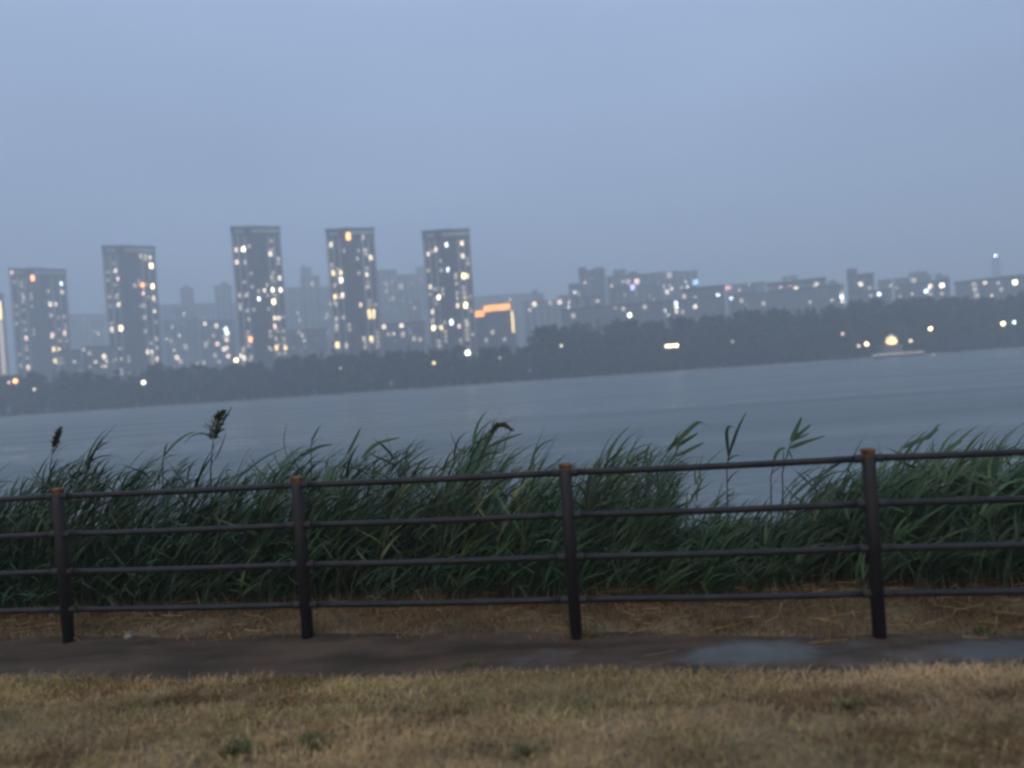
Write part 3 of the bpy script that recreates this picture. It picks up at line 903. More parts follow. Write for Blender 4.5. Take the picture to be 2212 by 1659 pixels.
def high_rise(label, u0, u1, vt, y, lights, conv, turn=0.0):
    f = Facade("apartment_tower", label, "apartment tower", u0, u1, vt, y, turn, "five tall apartment towers on the far shore")
    W, H, r = f.W, f.H - 1.2, f.root
    D = 17.0; rec = 1.3
    sec = [(-.5, -.215, 0), (-.215, -.085, rec), (-.085, .085, .5), (.085, .215, rec), (.215, .5, 0)]
    for a, b, yy in sec:
        m = MB(); m.box(a * W + (.004 if a > -.5 else 0), b * W, yy, D, -2, H)
        m.build("recessed_wall" if yy == rec else "wall", M["tower_dark" if yy == rec else "tower_wall"], r)
    # pale fins between the window stacks
    for fx in (-.475, -.365, -.235, .235, .365, .475):
        m = MB(); m.box(fx * W - .55, fx * W + .55, -.36, -.004, 0, H - 5)
        m.build("facade_fin", M["tower_pale"], r)
    nf = int((H - 6) / 3.0)
    for a, b, yy in (sec[0], sec[4]):
        for k in range(4, nf):
            m = MB(); m.box(a * W + W * .17, b * W - W * .035, yy - .9, yy - .37, k * 3.0 - .1, k * 3.0 + .85)
            m.build("balcony", M["balcony"], r)
    # a strip of windows up each bay
    for fx, yy, w in ((-.42, 0, .06), (-.30, 0, .075), (-.15, rec, .085), (-.03, .5, .045), (.035, .5, .045), (.15, rec, .085), (.30, 0, .075), (.42, 0, .06)):
        m = MB(); m.box(fx * W - w * W / 2, fx * W + w * W / 2, yy - .05, yy + .03, .9, nf * 3 + 2.75)
        m.build("window_strip", M["strip_v"], r)
    # crown: roof slab with lift house, pale top storey bands
    m = MB(); m.box(-W / 2 - .25, W / 2 + .25, -.55, D + .2, H, H + 1.2); rf = m.build("roof", M["tower_dark"], r)
    m = MB(); m.box(-W * .2, W * .14, 4, 12, H + 1.2, H + 2.4); m.build("lift_house", M["tower_dark"], rf)
    m = MB(); m.box(-W * .08, W * .49, -.40, -.01, H - 3.0, H - .6); m.build("top_storey_band", M["tower_pale"], r)
    m = MB(); m.box(-W * .42, -W * .25, -.40, -.01, H - 3.0, H - 1.2); m.build("top_storey_band", M["tower_pale"], r)
    # a few rooms with curtains drawn, barely lit
    rr = random.Random(int(u0))
    for _ in range(60):
        fx = rr.choice((-.42, -.30, -.15, .15, .30, .42, .30, -.30)); k = int(nf * rr.random() ** 1.3)
        yy = rec if abs(fx) < .2 else -.36
        m = MB(); ww = rr.uniform(1.2, 1.9); x = fx * W
        m.box(x - ww / 2, x + ww / 2, yy - .16, yy - .08, k * 3 + .8, k * 3 + 2.8)
        m.build("lit_window", LIT['F'], r)
    for t in lights:
        u, v = conv(t[0], t[1]); s = t[3] if len(t) > 3 else 1.0
        f.lit(u, v, t[2], 1.25 * s, 2.4 * s, y=-1.0)
    return f


T1 = [(237, 545, 'O', 1.7), (445, 585, 'C'), (450, 645, 'W'), (170, 685, 'D', 1.3), (365, 735, 'W', 1.3), (405, 735, 'W'), (370, 815, 'D', 1.3), (380, 960, 'P', 1.5), (470, 945, 'P', 1.3), (190, 980, 'P', 1.3), (390, 1060, 'Y', 1.4), (430, 1060, 'Y', 1.1), (400, 1145, 'Y', 1.3), (435, 1160, 'D', 1.2), (492, 1180, 'Y', 1.2), (205, 1190, 'P', 1.2), (150, 1180, 'D'), (350, 640, 'D'), (120, 875, 'D'), (465, 825, 'D'), (85, 505, 'P')]
T2 = [(840, 490, 'W'), (855, 550, 'P'), (1020, 385, 'D', 1.4), (1055, 385, 'D', 1.3), (1090, 395, 'W'), (1098, 455, 'Z', 1.4), (1035, 595, 'O', 1.3), (1108, 605, 'Z', 1.2), (1040, 655, 'P'), (1115, 690, 'W', 1.1), (978, 600, 'D', 1.2), (1045, 745, 'D', 1.2), (1122, 785, 'W'), (862, 735, 'W', 1.1), (1050, 830, 'D', 1.2), (878, 908, 'Z', 1.4), (812, 915, 'W', 1.2), (1055, 930, 'D'), (1135, 985, 'D', 1.3), (1070, 1080, 'W', 1.2), (1100, 1080, 'W'), (1140, 1130, 'W'), (1140, 1050, 'D'), (795, 680, 'D'), (850, 670, 'D'), (880, 1130, 'D'), (835, 1135, 'D')]
T3 = [(240, 340, 'W'), (293, 335, 'B', 1.2), (245, 430, 'W', 1.1), (305, 430, 'D', 1.2), (487, 370, 'W', 1.2), (548, 405, 'D'), (500, 540, 'D', 1.2), (555, 545, 'W', 1.1), (463, 595, 'D'), (402, 640, 'D'), (445, 635, 'W'), (505, 630, 'B'), (562, 632, 'B'), (265, 670, 'D', 1.2), (320, 665, 'D', 1.2), (405, 695, 'C'), (512, 717, 'Z', 1.2), (270, 765, 'D', 1.1), (320, 780, 'D'), (520, 835, 'W', 1.1), (548, 835, 'W'), (522, 895, 'P', 1.2), (345, 990, 'O', 1.3), (588, 985, 'D'), (530, 985, 'D'), (293, 1055, 'D'), (533, 1050, 'Y', 1.2), (597, 1050, 'Y', 1.1), (480, 1050, 'D'), (298, 1125, 'W', 1.1), (350, 1115, 'D'), (330, 845, 'D'), (250, 1110, 'W')]
T4 = [(928, 300, 'W'), (1053, 243, 'O', 1.9), (1160, 250, 'D', 1.2), (1172, 345, 'D'), (1215, 395, 'W', 1.2), (1120, 405, 'D'), (945, 510, 'Y', 1.2), (1000, 505, 'Y', 1.1), (1003, 560, 'B', 1.1), (1130, 510, 'D'), (1188, 520, 'W', 1.1), (955, 600, 'D'), (1190, 610, 'D'), (958, 680, 'Y', 1.2), (1012, 670, 'W', 1.3), (963, 735, 'D'), (1143, 740, 'P'), (1205, 790, 'Y', 1.2), (1238, 790, 'Y', 1.2), (1210, 825, 'Y', 1.1), (1238, 822, 'Y'), (968, 840, 'D', 1.2), (1018, 830, 'D'), (970, 895, 'D', 1.2), (975, 1030, 'Y', 1.6), (1040, 1035, 'D', 1.5), (1220, 985, 'Y', 1.3), (1165, 985, 'D', 1.2)]
T5 = [(1635, 370, 'W'), (1690, 338, 'W'), (1767, 305, 'C'), (1877, 293, 'W', 1.2), (1885, 387, 'W'), (1777, 483, 'C', .9), (1833, 540, 'D'), (1890, 530, 'Z', 1.3), (1918, 530, 'Y', 1.1), (1650, 610, 'W'), (1710, 685, 'B'), (1900, 685, 'D', 1.3), (1845, 690, 'D'), (1847, 745, 'W', 1.1), (1905, 742, 'Z', 1.3), (1665, 790, 'W'), (1668, 850, 'D'), (1803, 865, 'C', 1.3), (1672, 907, 'Z', 1.1), (1730, 905, 'Y', 1.1), (1858, 895, 'P'), (1915, 880, 'D', 1.5)]
high_rise("hazy apartment tower with an orange window near its top, lowest of the five", 20, 143, 580, 560, T1, r1)
high_rise("apartment tower with a column of yellow windows down its right edge, second from left", 220, 335, 531, 525, T2, r1)
high_rise("apartment tower in the middle of the five, pale paired windows near its upper left corner", 498, 605, 489, 490, T3, r2)
high_rise("apartment tower with one big orange light under its roof, second from right of five", 703, 808, 493, 480, T4, r2)
high_rise("apartment tower with a pale strip at its top right, beside the orange-lit building", 911, 1014, 496, 470, T5, r2)


def block(name, label, cat, u0, u1, vt, y, lights=(), conv=None, wall="mid_wall", style='v', group=None, D=14, steps=(), turn=0.0, roof=1.0, vt1=None):
    f = Facade(name, label, cat, u0, u1, vt, y, turn, group, vt1)
    W, H, r = f.W, f.H - roof, f.root
    m = MB(); m.box(-W / 2, W / 2, 0, D, -2, H); m.build("wall", M[wall], r)
    m = MB(); m.box(-W / 2 - .4, W / 2 + .4, -.5, D + .4, H, H + roof)
    rf = m.build("roof", M["dark_roof"], r)
    for (a, b, hh) in steps:
        m = MB(); m.box(a * W, b * W, 2, D - 2, H + roof, H + roof + hh); m.build("roof_house", M[wall], rf)
    nf = max(2, int(H / 3.0))
    if style == 'v':
        nc = max(3, int(W / 6))
        for i in range(nc):
            x = -W / 2 + W * (i + .5) / nc
            w = W / nc * random.uniform(.35, .6)
            m = MB(); m.box(x - w / 2, x + w / 2, -.05, .03, .9, H - .8)
            m.build("window_strip", M["strip_v"], r)
    else:
        for k in range(nf):
            if k * 3 + 2.4 > H - .2: break
            m = MB(); m.box(-W / 2 + 1.2, W / 2 - 1.2, -.05, .03, k * 3 + .9, k * 3 + 2.4)
            m.build("window_band", M["strip_h"], r)
    rr = random.Random(int(u0 * 7 + u1))
    zlo = H * .4 if y > 500 else H * .6
    for _ in range(0 if name == 'faint_tower' else rr.choice((5, 7, 9))):
        x = rr.uniform(-.46, .46) * W; z = int(rr.uniform(zlo, H - 2.5) / 3) * 3 + 1.7; q = y / 480
        ww = rr.uniform(.7, 1.2) * q; hh = rr.uniform(.9, 1.4) * q
        m = MB(); m.box(x - ww / 2, x + ww / 2, -.20, -.08, z - hh / 2, z + hh / 2)
        m.build("lit_window", LIT[rr.choice('FDDWWC' if group == GR else 'FFDDW')], r)
    for t in lights:
        u, v = conv(t[0], t[1]) if conv else (t[0], t[1]); s = (t[3] if len(t) > 3 else 1.0) * y / 480
        f.lit(u, v, t[2], 1.7 * s, 2.0 * s, y=-.16)
    return f


GB = "hazy buildings behind the towers"
GR = "hazy buildings above the wood on the right"
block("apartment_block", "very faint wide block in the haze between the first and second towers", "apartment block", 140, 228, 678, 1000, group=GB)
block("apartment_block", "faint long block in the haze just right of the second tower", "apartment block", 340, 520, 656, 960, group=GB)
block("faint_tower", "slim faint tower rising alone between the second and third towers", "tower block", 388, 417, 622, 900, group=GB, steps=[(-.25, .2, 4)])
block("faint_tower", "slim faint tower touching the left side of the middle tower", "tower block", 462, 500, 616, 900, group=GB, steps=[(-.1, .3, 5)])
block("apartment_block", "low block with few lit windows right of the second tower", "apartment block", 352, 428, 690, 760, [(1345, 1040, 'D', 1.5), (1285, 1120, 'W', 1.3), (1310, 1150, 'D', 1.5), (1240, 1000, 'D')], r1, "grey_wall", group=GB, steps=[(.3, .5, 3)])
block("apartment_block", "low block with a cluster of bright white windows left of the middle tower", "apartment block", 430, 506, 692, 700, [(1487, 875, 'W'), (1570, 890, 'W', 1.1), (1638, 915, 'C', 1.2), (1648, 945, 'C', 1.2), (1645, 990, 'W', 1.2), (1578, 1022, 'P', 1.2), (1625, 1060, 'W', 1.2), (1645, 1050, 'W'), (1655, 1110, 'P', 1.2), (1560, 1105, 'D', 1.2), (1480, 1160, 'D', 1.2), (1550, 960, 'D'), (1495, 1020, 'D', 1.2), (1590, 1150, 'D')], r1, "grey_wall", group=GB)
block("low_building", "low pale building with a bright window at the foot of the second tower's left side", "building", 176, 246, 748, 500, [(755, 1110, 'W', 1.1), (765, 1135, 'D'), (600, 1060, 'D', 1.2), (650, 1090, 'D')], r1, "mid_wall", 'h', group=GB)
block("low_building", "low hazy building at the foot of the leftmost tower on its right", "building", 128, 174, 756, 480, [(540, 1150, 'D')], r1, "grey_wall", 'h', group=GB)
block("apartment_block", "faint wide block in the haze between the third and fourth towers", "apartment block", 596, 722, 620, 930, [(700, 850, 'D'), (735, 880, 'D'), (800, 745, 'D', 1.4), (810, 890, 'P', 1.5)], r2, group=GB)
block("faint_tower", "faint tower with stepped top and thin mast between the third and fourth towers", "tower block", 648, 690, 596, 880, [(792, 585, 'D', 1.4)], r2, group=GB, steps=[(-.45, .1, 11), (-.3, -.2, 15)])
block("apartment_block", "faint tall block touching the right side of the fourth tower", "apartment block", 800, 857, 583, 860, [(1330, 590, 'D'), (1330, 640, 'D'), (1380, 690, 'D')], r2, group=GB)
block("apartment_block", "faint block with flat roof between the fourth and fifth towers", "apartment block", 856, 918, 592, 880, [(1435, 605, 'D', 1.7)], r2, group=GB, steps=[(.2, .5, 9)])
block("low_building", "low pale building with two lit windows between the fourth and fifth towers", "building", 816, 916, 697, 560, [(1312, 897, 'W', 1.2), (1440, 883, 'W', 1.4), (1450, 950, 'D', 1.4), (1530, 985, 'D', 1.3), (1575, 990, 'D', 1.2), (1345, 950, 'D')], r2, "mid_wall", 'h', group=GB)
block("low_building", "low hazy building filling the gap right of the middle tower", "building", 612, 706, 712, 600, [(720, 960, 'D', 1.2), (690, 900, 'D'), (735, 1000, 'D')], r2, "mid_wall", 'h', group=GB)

for (u0, u1, vt, y, lab) in (
        (196, 224, 690, 900, "faint slim block just left of the second tower"),
        (690, 706, 640, 900, "slim faint block just left of the fourth tower"),
        (770, 812, 640, 900, "faint block at the right foot of the fourth tower"),
        (880, 908, 648, 760, "narrow hazy block close left of the fifth tower"),
        (376, 400, 668, 800, "slim hazy block below the slim lone tower right of the second tower")):
    block("small_block", lab, "building", u0, u1, vt, y, (), None, "mid_wall", 'v', GB)

# orange-lit building
f = Facade("orange_lit_building", "building with stepped glowing orange cornice and lit corner column right of the fifth tower", "building", 1012, 1112, 664, 520)
W, H, r = f.W, f.H, f.root
bars = [(1012, 1023, 1046, 671, 685), (1046, 1044, 1074, 659, 673), (1074, 1074, 1102, 656, 670)]
for i, (ua, u0, u1, v0, v1) in enumerate(bars):
    xa, _ = f.local(ua, v0); x0, z1 = f.local(u0, (v0 + v1) / 2 - 6); x1, z2 = f.local(u1, (v0 + v1) / 2 + 1)
    xb, _ = f.local(u1, v0)
    zt = (f.local((u0 + u1) / 2, v0)[1]); zb = f.local((u0 + u1) / 2, v1)[1]
    m = MB(); m.box(xa + .01, xb, 0 + .3 * i, 22, -2, zt); m.build("wall", M["grey_wall"], r)
    m = MB(); m.box(xa - .2, xb + .2 - .41 * (i < 2), .3 * i - 1.2, 22.5, zt, zt + .5); m.build("roof", M["dark_roof"], r)
    # row of lit panels under the eave, each tilted a little with the eave line
    m = MB(); m.box(x0, x1, .3 * i - .6, .3 * i - .1, zb + .2, zt - .1)
    m.v = [(x, y, z + (x - (x0 + x1) / 2) * .07) for x, y, z in m.v]
    m.build("lit_cornice", LIT['N'], r)
xa, zt = f.local(1106, 672); _, zb = f.local(1106, 719)
m = MB(); m.box(xa - .5, xa + .5, -.8, -.2, zb, zt); m.build("lit_column", LIT['Y'], r)
m = MB(); m.box(xa - 1.5, xa + 1.8, -.15, 20, -2, zt + 1); m.build("corner_pier", M["grey_wall"], r)
for (u, v, k_, s) in ((1064, 718, 'D', 1.3), (1090, 733, 'D', 1.0), (1050, 735, 'D', 1.1)):
    f.lit(u, v, k_, 1.8 * s, 2.1 * s, y=-.1)

# building with a yellow sign cut by the left edge of the picture
f = Facade("yellow_sign_building", "building with a glowing yellow panel cut off by the left edge", "building", -70, 8, 634, 600)
W, H, r = f.W, f.H, f.root
m = MB(); m.box(-W / 2, W / 2, 0, 20, -2, H - 1); m.build("wall", M["grey_wall"], r)
m = MB(); m.box(-W / 2 - .4, W / 2 + .4, -.4, 20.4, H - 1, H); m.build("roof", M["dark_roof"], r)
x0, z1 = f.local(-12, 650); x1, z0 = f.local(5, 690)
m = MB(); m.box(x0, x1, -.6, -.02, z0, z1); m.build("lit_panel", LIT['Y'], r)
m = MB(); m.box(x0 + 1.5, x1, -.4, -.02, 8, z0 - 1); m.build("lit_strip", LIT['D'], r)

GR = "hazy buildings above the wood on the right"
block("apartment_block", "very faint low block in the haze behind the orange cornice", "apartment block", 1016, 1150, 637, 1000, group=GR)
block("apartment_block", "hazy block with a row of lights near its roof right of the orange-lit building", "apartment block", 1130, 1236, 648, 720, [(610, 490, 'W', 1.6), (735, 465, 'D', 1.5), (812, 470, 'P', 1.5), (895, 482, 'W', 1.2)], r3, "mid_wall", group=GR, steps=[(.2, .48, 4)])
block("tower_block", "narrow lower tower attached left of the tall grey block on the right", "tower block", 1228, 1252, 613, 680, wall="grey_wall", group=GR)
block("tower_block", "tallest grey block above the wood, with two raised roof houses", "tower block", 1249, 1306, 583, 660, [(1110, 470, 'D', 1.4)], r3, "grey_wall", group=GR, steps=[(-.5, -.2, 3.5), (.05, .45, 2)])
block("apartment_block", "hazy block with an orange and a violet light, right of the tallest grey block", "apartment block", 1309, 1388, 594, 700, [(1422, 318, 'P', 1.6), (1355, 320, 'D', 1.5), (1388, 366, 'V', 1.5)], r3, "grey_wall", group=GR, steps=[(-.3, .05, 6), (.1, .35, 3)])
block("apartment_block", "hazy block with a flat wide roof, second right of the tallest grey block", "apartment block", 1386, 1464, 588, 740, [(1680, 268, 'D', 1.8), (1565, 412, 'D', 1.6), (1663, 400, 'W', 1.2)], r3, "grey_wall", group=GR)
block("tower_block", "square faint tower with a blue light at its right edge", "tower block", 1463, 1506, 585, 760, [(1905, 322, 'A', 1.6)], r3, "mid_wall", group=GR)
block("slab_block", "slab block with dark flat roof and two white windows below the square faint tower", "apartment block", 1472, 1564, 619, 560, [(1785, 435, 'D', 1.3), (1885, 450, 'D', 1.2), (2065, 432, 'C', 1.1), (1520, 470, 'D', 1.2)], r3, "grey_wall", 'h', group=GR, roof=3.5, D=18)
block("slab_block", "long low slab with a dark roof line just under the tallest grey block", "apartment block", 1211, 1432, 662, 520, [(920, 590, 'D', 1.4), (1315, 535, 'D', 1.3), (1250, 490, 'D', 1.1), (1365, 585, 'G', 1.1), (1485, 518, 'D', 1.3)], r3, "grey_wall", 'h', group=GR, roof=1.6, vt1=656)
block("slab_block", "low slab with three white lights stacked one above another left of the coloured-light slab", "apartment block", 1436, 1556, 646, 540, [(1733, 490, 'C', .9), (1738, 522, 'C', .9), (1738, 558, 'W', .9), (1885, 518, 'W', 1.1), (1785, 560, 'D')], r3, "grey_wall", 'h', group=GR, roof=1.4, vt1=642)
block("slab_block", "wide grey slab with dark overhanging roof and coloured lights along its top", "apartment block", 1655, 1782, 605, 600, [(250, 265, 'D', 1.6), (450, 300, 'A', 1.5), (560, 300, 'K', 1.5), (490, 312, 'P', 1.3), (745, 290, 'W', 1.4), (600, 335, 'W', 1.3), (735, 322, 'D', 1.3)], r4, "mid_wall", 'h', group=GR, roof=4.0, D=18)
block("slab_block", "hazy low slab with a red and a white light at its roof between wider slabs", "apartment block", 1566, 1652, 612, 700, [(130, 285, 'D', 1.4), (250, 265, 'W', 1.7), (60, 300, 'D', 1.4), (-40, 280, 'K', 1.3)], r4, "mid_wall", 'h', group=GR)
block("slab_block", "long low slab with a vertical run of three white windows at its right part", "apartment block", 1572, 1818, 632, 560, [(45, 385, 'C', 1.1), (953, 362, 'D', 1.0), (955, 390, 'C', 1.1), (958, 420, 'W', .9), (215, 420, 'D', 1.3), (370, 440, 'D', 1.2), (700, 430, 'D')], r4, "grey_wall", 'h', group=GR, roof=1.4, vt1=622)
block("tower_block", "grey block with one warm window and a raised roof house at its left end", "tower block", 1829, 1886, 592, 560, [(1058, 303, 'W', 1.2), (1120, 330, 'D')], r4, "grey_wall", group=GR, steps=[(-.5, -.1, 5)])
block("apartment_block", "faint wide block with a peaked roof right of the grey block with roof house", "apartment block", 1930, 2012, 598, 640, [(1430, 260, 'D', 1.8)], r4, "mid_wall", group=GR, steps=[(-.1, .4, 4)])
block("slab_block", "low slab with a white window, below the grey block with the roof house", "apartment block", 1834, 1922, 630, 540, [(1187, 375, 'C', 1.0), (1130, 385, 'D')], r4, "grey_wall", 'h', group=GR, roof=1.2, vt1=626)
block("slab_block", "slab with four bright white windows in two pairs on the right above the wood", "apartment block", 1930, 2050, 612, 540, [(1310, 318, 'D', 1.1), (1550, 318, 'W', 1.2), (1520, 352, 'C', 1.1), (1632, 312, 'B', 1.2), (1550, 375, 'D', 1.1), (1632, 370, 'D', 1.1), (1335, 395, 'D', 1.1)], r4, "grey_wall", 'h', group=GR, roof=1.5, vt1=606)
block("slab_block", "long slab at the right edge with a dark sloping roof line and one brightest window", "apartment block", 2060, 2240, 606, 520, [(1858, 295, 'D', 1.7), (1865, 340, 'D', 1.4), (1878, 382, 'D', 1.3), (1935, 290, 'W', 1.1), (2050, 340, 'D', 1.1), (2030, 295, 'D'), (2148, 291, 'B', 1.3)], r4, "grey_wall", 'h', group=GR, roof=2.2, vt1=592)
f = block("faint_tower", "very faint slim tower with a single white light at its top on the far right", "tower block", 2141, 2161, 558, 1150, group=GR)
m = MB(); m.tube([(0, 6, f.H), (0, 6, f.H + 5)], [.3, .2], 6); mast = m.build("mast", M["lamp_metal"], f.root)
m = MB(); m.lathe([(.2, f.H + 3.4), (1.3, f.H + 4.0), (1.6, f.H + 5), (1.3, f.H + 6), (.2, f.H + 6.6)], 12, c=(0, 6)); m.build("beacon", mat_emit("beacon_light", (.86, .95, 1.0), 22), mast)

for (u0, u1, vt, y, stp, lab) in (
        (1236, 1300, 640, 560, [], "small low block in front of the tallest grey block, just above the wood"),
        (1318, 1362, 622, 620, [(-.3, .1, 3)], "small grey block below the orange and violet lights"),
        (1392, 1424, 616, 640, [(.0, .4, 4)], "small narrow block below the flat wide roof right of the violet light"),
        (1600, 1634, 618, 640, [(-.4, .0, 3)], "small block standing left of the slab with coloured lights"),
        (1690, 1722, 596, 760, [], "faint small block rising behind the coloured lights of the wide slab"),
        (1780, 1812, 612, 640, [(-.2, .3, 3)], "small block between the wide coloured slab and the grey roof-house block"),
        (1896, 1926, 604, 700, [], "faint narrow block between the roof-house block and the peaked-roof block"),
        (2020, 2048, 596, 700, [(-.5, 0, 3)], "small faint block showing above the slab with four white windows"),
        (1150, 1174, 634, 860, [(-.5, 0, 5)], "slim faint block above the row of lights right of the orange cornice")):
    block("small_block", lab, "building", u0, u1, vt, y, (), None, random.choice(("mid_wall", "grey_wall")), 'v', GR, steps=stp)

# ------------------------------------------------------------------ lamps along the far shore
def lamp(u, v, kind, label, r=.5, y=SHORE - 1.0, heads=1):
    p = at_y(u, v, y); gz = float(ground_z(p.x, y))
    t = thing("street_lamp", (p.x, y, gz), label, "street lamp", random.uniform(-.2, .2), "lamps along the far shore")
    h = p.z - gz
    m = MB(); m.tube([(0, .3, -.6), (0, .3, h * .8), (0, .28, h - r), (0, .1, h + r * .9)], [.14, .08, .06, .05], 8)
    m.build("pole", M["lamp_metal"], t)
    for k_ in range(heads):
        ox = (k_ - (heads - 1) / 2) * r * 2.3
        m = MB(); m.lathe([(r * .25, h - r), (r * .8, h - r * .6), (r, h), (r * .85, h + r * .5), (r * .3, h + r * .9)], 12, c=(ox, 0))
        m.build("lamp_head", LIT[kind], t)
    if heads > 1:
        m = MB(); m.box(-r * 1.2 * heads, r * 1.2 * heads, .12, .3, h + r * .9, h + r * 1.15); m.build("crossbar", M["lamp_metal"], t)
    return t


lamp(33, 823, 'O', "orange lamp on the far shore at the far left, brighter of its pair", .95)
lamp(19, 826, 'P', "pale pink lamp close left of the orange lamp at the far left", .5)
lamp(74, 841, 'W', "small white lamp low by the water right of the orange lamp", .45)
lamp(310, 826, 'B', "warm white lamp on the far shore below the second tower", .75)
lamp(510, 778, 'Z', "yellow-white lamp at the foot of the middle tower's left side", .8)
lamp(735, 795, 'D', "dim lamp among the shore trees below the fourth tower", .5)
lamp(937, 784, 'Y', "yellow lamp among the shore trees below the fifth tower", .6)
lamp(1010, 762, 'G', "bright greenish white lamp below the right edge of the fifth tower", .95)
lamp(1080, 773, 'D', "small dim white lamp below the orange-lit building", .5)
lamp(1212, 747, 'W', "small white lamp on the left part of the dark wood", .5)
lamp(1451, 747, 'Z', "cluster of four yellow lamp heads side by side on the dark wood", .62, heads=4)
lamp(1582, 738, 'D', "dim greenish lamp alone in the middle of the dark wood", .55)
lamp(1820, 721, 'P', "small pink lamp above the left end of the shore lights on the right", .5)
lamp(1855, 747, 'W', "small white lamp leftmost of the row around the glowing pavilion", .5)
lamp(1872, 743, 'Z', "yellow-white lamp second in the row, left of the glowing pavilion", .7)
lamp(1967, 736, 'W', "white lamp right of the glowing pavilion", .55)
lamp(2010, 710, 'Z', "yellow lamp on a tall pole right of the glowing pavilion", .7)
lamp(2167, 699, 'Z', "orange-yellow lamp on the right, left one of the last pair", .75)
lamp(2191, 696, 'C', "white lamp at the right edge beside the orange-yellow one", .55)
lamp(2016, 766, 'D', "faint lamp at the water's edge on the right", .45)

# glowing pavilion and the lit quay it stands on
p = at_y(1926, 742, SHORE + 1); gz = float(ground_z(p.x, p.y))
t = thing("pavilion", (p.x, p.y, gz), "small pavilion with a glowing orange interior and peaked roof on the far shore", "pavilion")
h = at_y(1926, 730, SHORE + 1).z - gz
zf = at_y(1926, 743, SHORE + 1).z - gz
m = MB(); m.box(-3.6, 3.6, -2, 3, -1, zf - .3); m.build("base", M["mid_wall"], t)
for sx in (-2.0, 2.0):
    m = MB(); m.tube([(sx, -1.6, zf - .3), (sx, -1.6, h)], [.15, .15], 6); m.build("post", M["lamp_metal"], t)
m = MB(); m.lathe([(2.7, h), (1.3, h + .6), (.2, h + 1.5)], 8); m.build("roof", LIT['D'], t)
m = MB(); m.lathe([(.5, zf - .2), (1.9, zf + .3), (2.1, (h + zf) / 2), (1.5, h - .2), (.4, h)], 14); m.build("lantern", mat_emit("lamplight_pavilion", (1.0, .55, .20), 4.2), t)
a, b = at_y(1880, 752, SHORE), at_y(1990, 743, SHORE)
m = MB(); zq = a.z
t = thing("quay", ((a.x + b.x) / 2, SHORE, 0), "pale low quay wall lit along its edge below the glowing pavilion", "quay")
hw = (b.x - a.x) / 2
m.box(-hw, hw, -1.5, -.2, -2, .75); m.build("wall", M["grey_wall"], t)
m = MB(); m.box(-hw, hw, -1.6, -1.505, .4, .7)
m.build("light_strip", LIT['D'], t)

# ------------------------------------------------------------------ haze
mb = MB(); mb.box(-2450, 2450, -2450, 2450, -4.2, 150)
hz, nt, b = new_mat("haze_air")
nt.nodes.remove(b)
pv = nt.nodes.new("ShaderNodeVolumePrincipled")
pv.inputs["Color"].default_value = (0.90, 0.96, 1.0, 1)
pv.inputs["Density"].default_value = 0.00155
pv.inputs["Anisotropy"].default_value = 0.0
nt.links.new(pv.outputs[0], nt.nodes["Material Output"].inputs["Volume"])
tag(mb.build("haze", hz), kind="stuff")

# ------------------------------------------------------------------ sky and sun
SUN_EL, SUN_AZ = 35.0, 205.0
w = bpy.data.worlds.new("World"); scene.world = w; w.use_nodes = True
nt = w.node_tree; bg = nt.nodes["Background"]
sky = nt.nodes.new("ShaderNodeTexSky"); sky.sky_type = 'NISHITA'; sky.sun_disc = False
sky.sun_elevation = R(SUN_EL); sky.sun_rotation = R(SUN_AZ)
sky.air_density = 1.0; sky.dust_density = 0.5; sky.ozone_density = 2.0
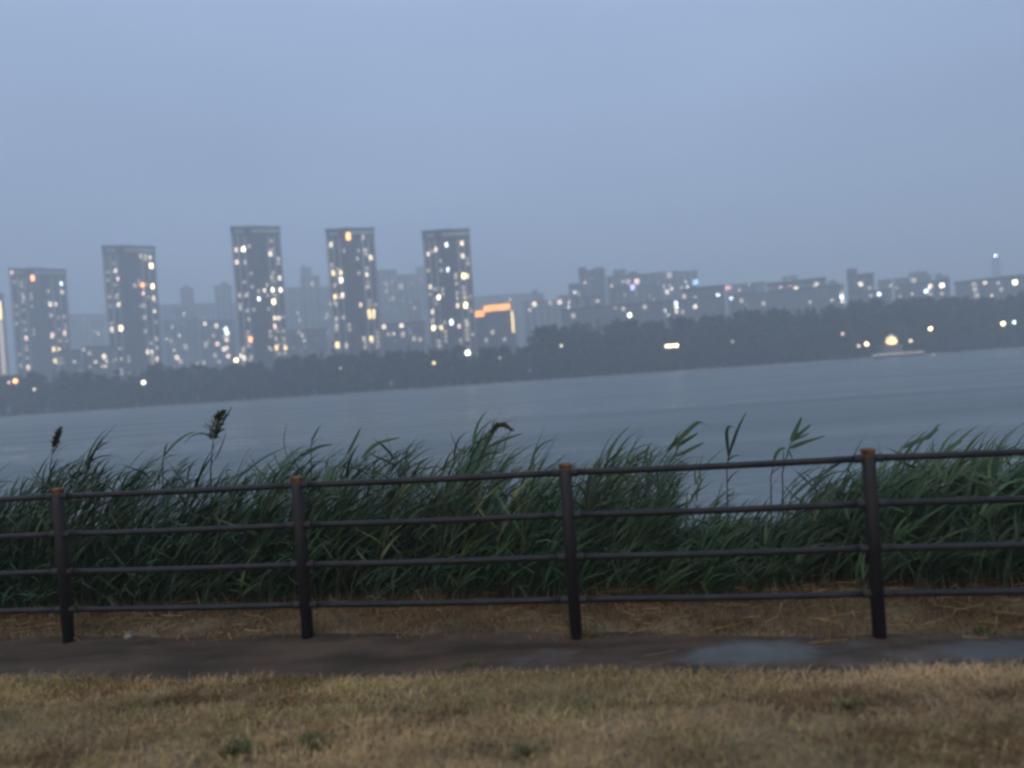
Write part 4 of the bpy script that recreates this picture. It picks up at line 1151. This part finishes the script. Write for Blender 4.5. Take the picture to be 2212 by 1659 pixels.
# overcast: an even cloud deck with faint drifting patches over the sky
tc = nt.nodes.new("ShaderNodeTexCoord")
mp = nt.nodes.new("ShaderNodeMapping"); mp.inputs["Scale"].default_value = (1, 1, 2.6)
nt.links.new(tc.outputs["Generated"], mp.inputs[0])
n = nt.nodes.new("ShaderNodeTexNoise"); n.inputs["Scale"].default_value = 2.2; n.inputs["Detail"].default_value = 4; n.inputs["Roughness"].default_value = .45
nt.links.new(mp.outputs[0], n.inputs["Vector"])
rp = nt.nodes.new("ShaderNodeValToRGB")
rp.color_ramp.elements[0].position = .3; rp.color_ramp.elements[1].position = .7
rp.color_ramp.elements[0].color = (4.15, 5.55, 8.25, 1); rp.color_ramp.elements[1].color = (4.95, 6.45, 9.4, 1)
nt.links.new(n.outputs[0], rp.inputs[0])
mx = nt.nodes.new("ShaderNodeMix"); mx.data_type = 'RGBA'; mx.inputs["Factor"].default_value = 0.85
nt.links.new(sky.outputs[0], mx.inputs["A"]); nt.links.new(rp.outputs[0], mx.inputs["B"])
# a cloud deck is darker towards the horizon than overhead
sp = nt.nodes.new("ShaderNodeSeparateXYZ"); nt.links.new(tc.outputs["Generated"], sp.inputs[0])
el = nt.nodes.new("ShaderNodeMapRange"); el.inputs["From Min"].default_value = 0.0; el.inputs["From Max"].default_value = 0.5
el.inputs["To Min"].default_value = 0.64; el.inputs["To Max"].default_value = 1.0
nt.links.new(sp.outputs["Z"], el.inputs["Value"])
vm = nt.nodes.new("ShaderNodeVectorMath"); vm.operation = 'SCALE'
nt.links.new(mx.outputs["Result"], vm.inputs[0]); nt.links.new(el.outputs[0], vm.inputs["Scale"])
nt.links.new(vm.outputs[0], bg.inputs["Color"])
bg.inputs["Strength"].default_value = 0.1

sd = bpy.data.lights.new("sun", 'SUN'); sd.energy = 1.0; sd.angle = R(70); sd.color = (1.0, .84, .64)
so = bpy.data.objects.new("sun", sd); COL.objects.link(so)
so.rotation_euler = (R(90 - SUN_EL), 0, R(180 - SUN_AZ) )
so.location = (0, -50, 80)

# ------------------------------------------------------------------ render settings
scene.view_settings.view_transform = 'Standard'
scene.view_settings.look = 'None'
scene.view_settings.exposure = 0.0
scene.view_settings.gamma = 1.0
scene.render.engine = 'CYCLES'
cy = scene.cycles
cy.use_denoising = True
cy.max_bounces = 8; cy.volume_bounces = 4; cy.diffuse_bounces = 3; cy.glossy_bounces = 3; cy.transmission_bounces = 2
cy.caustics_reflective = False; cy.caustics_refractive = False
cy.filter_width = 2.6
cy.use_adaptive_sampling = False
scene.render.film_transparent = False
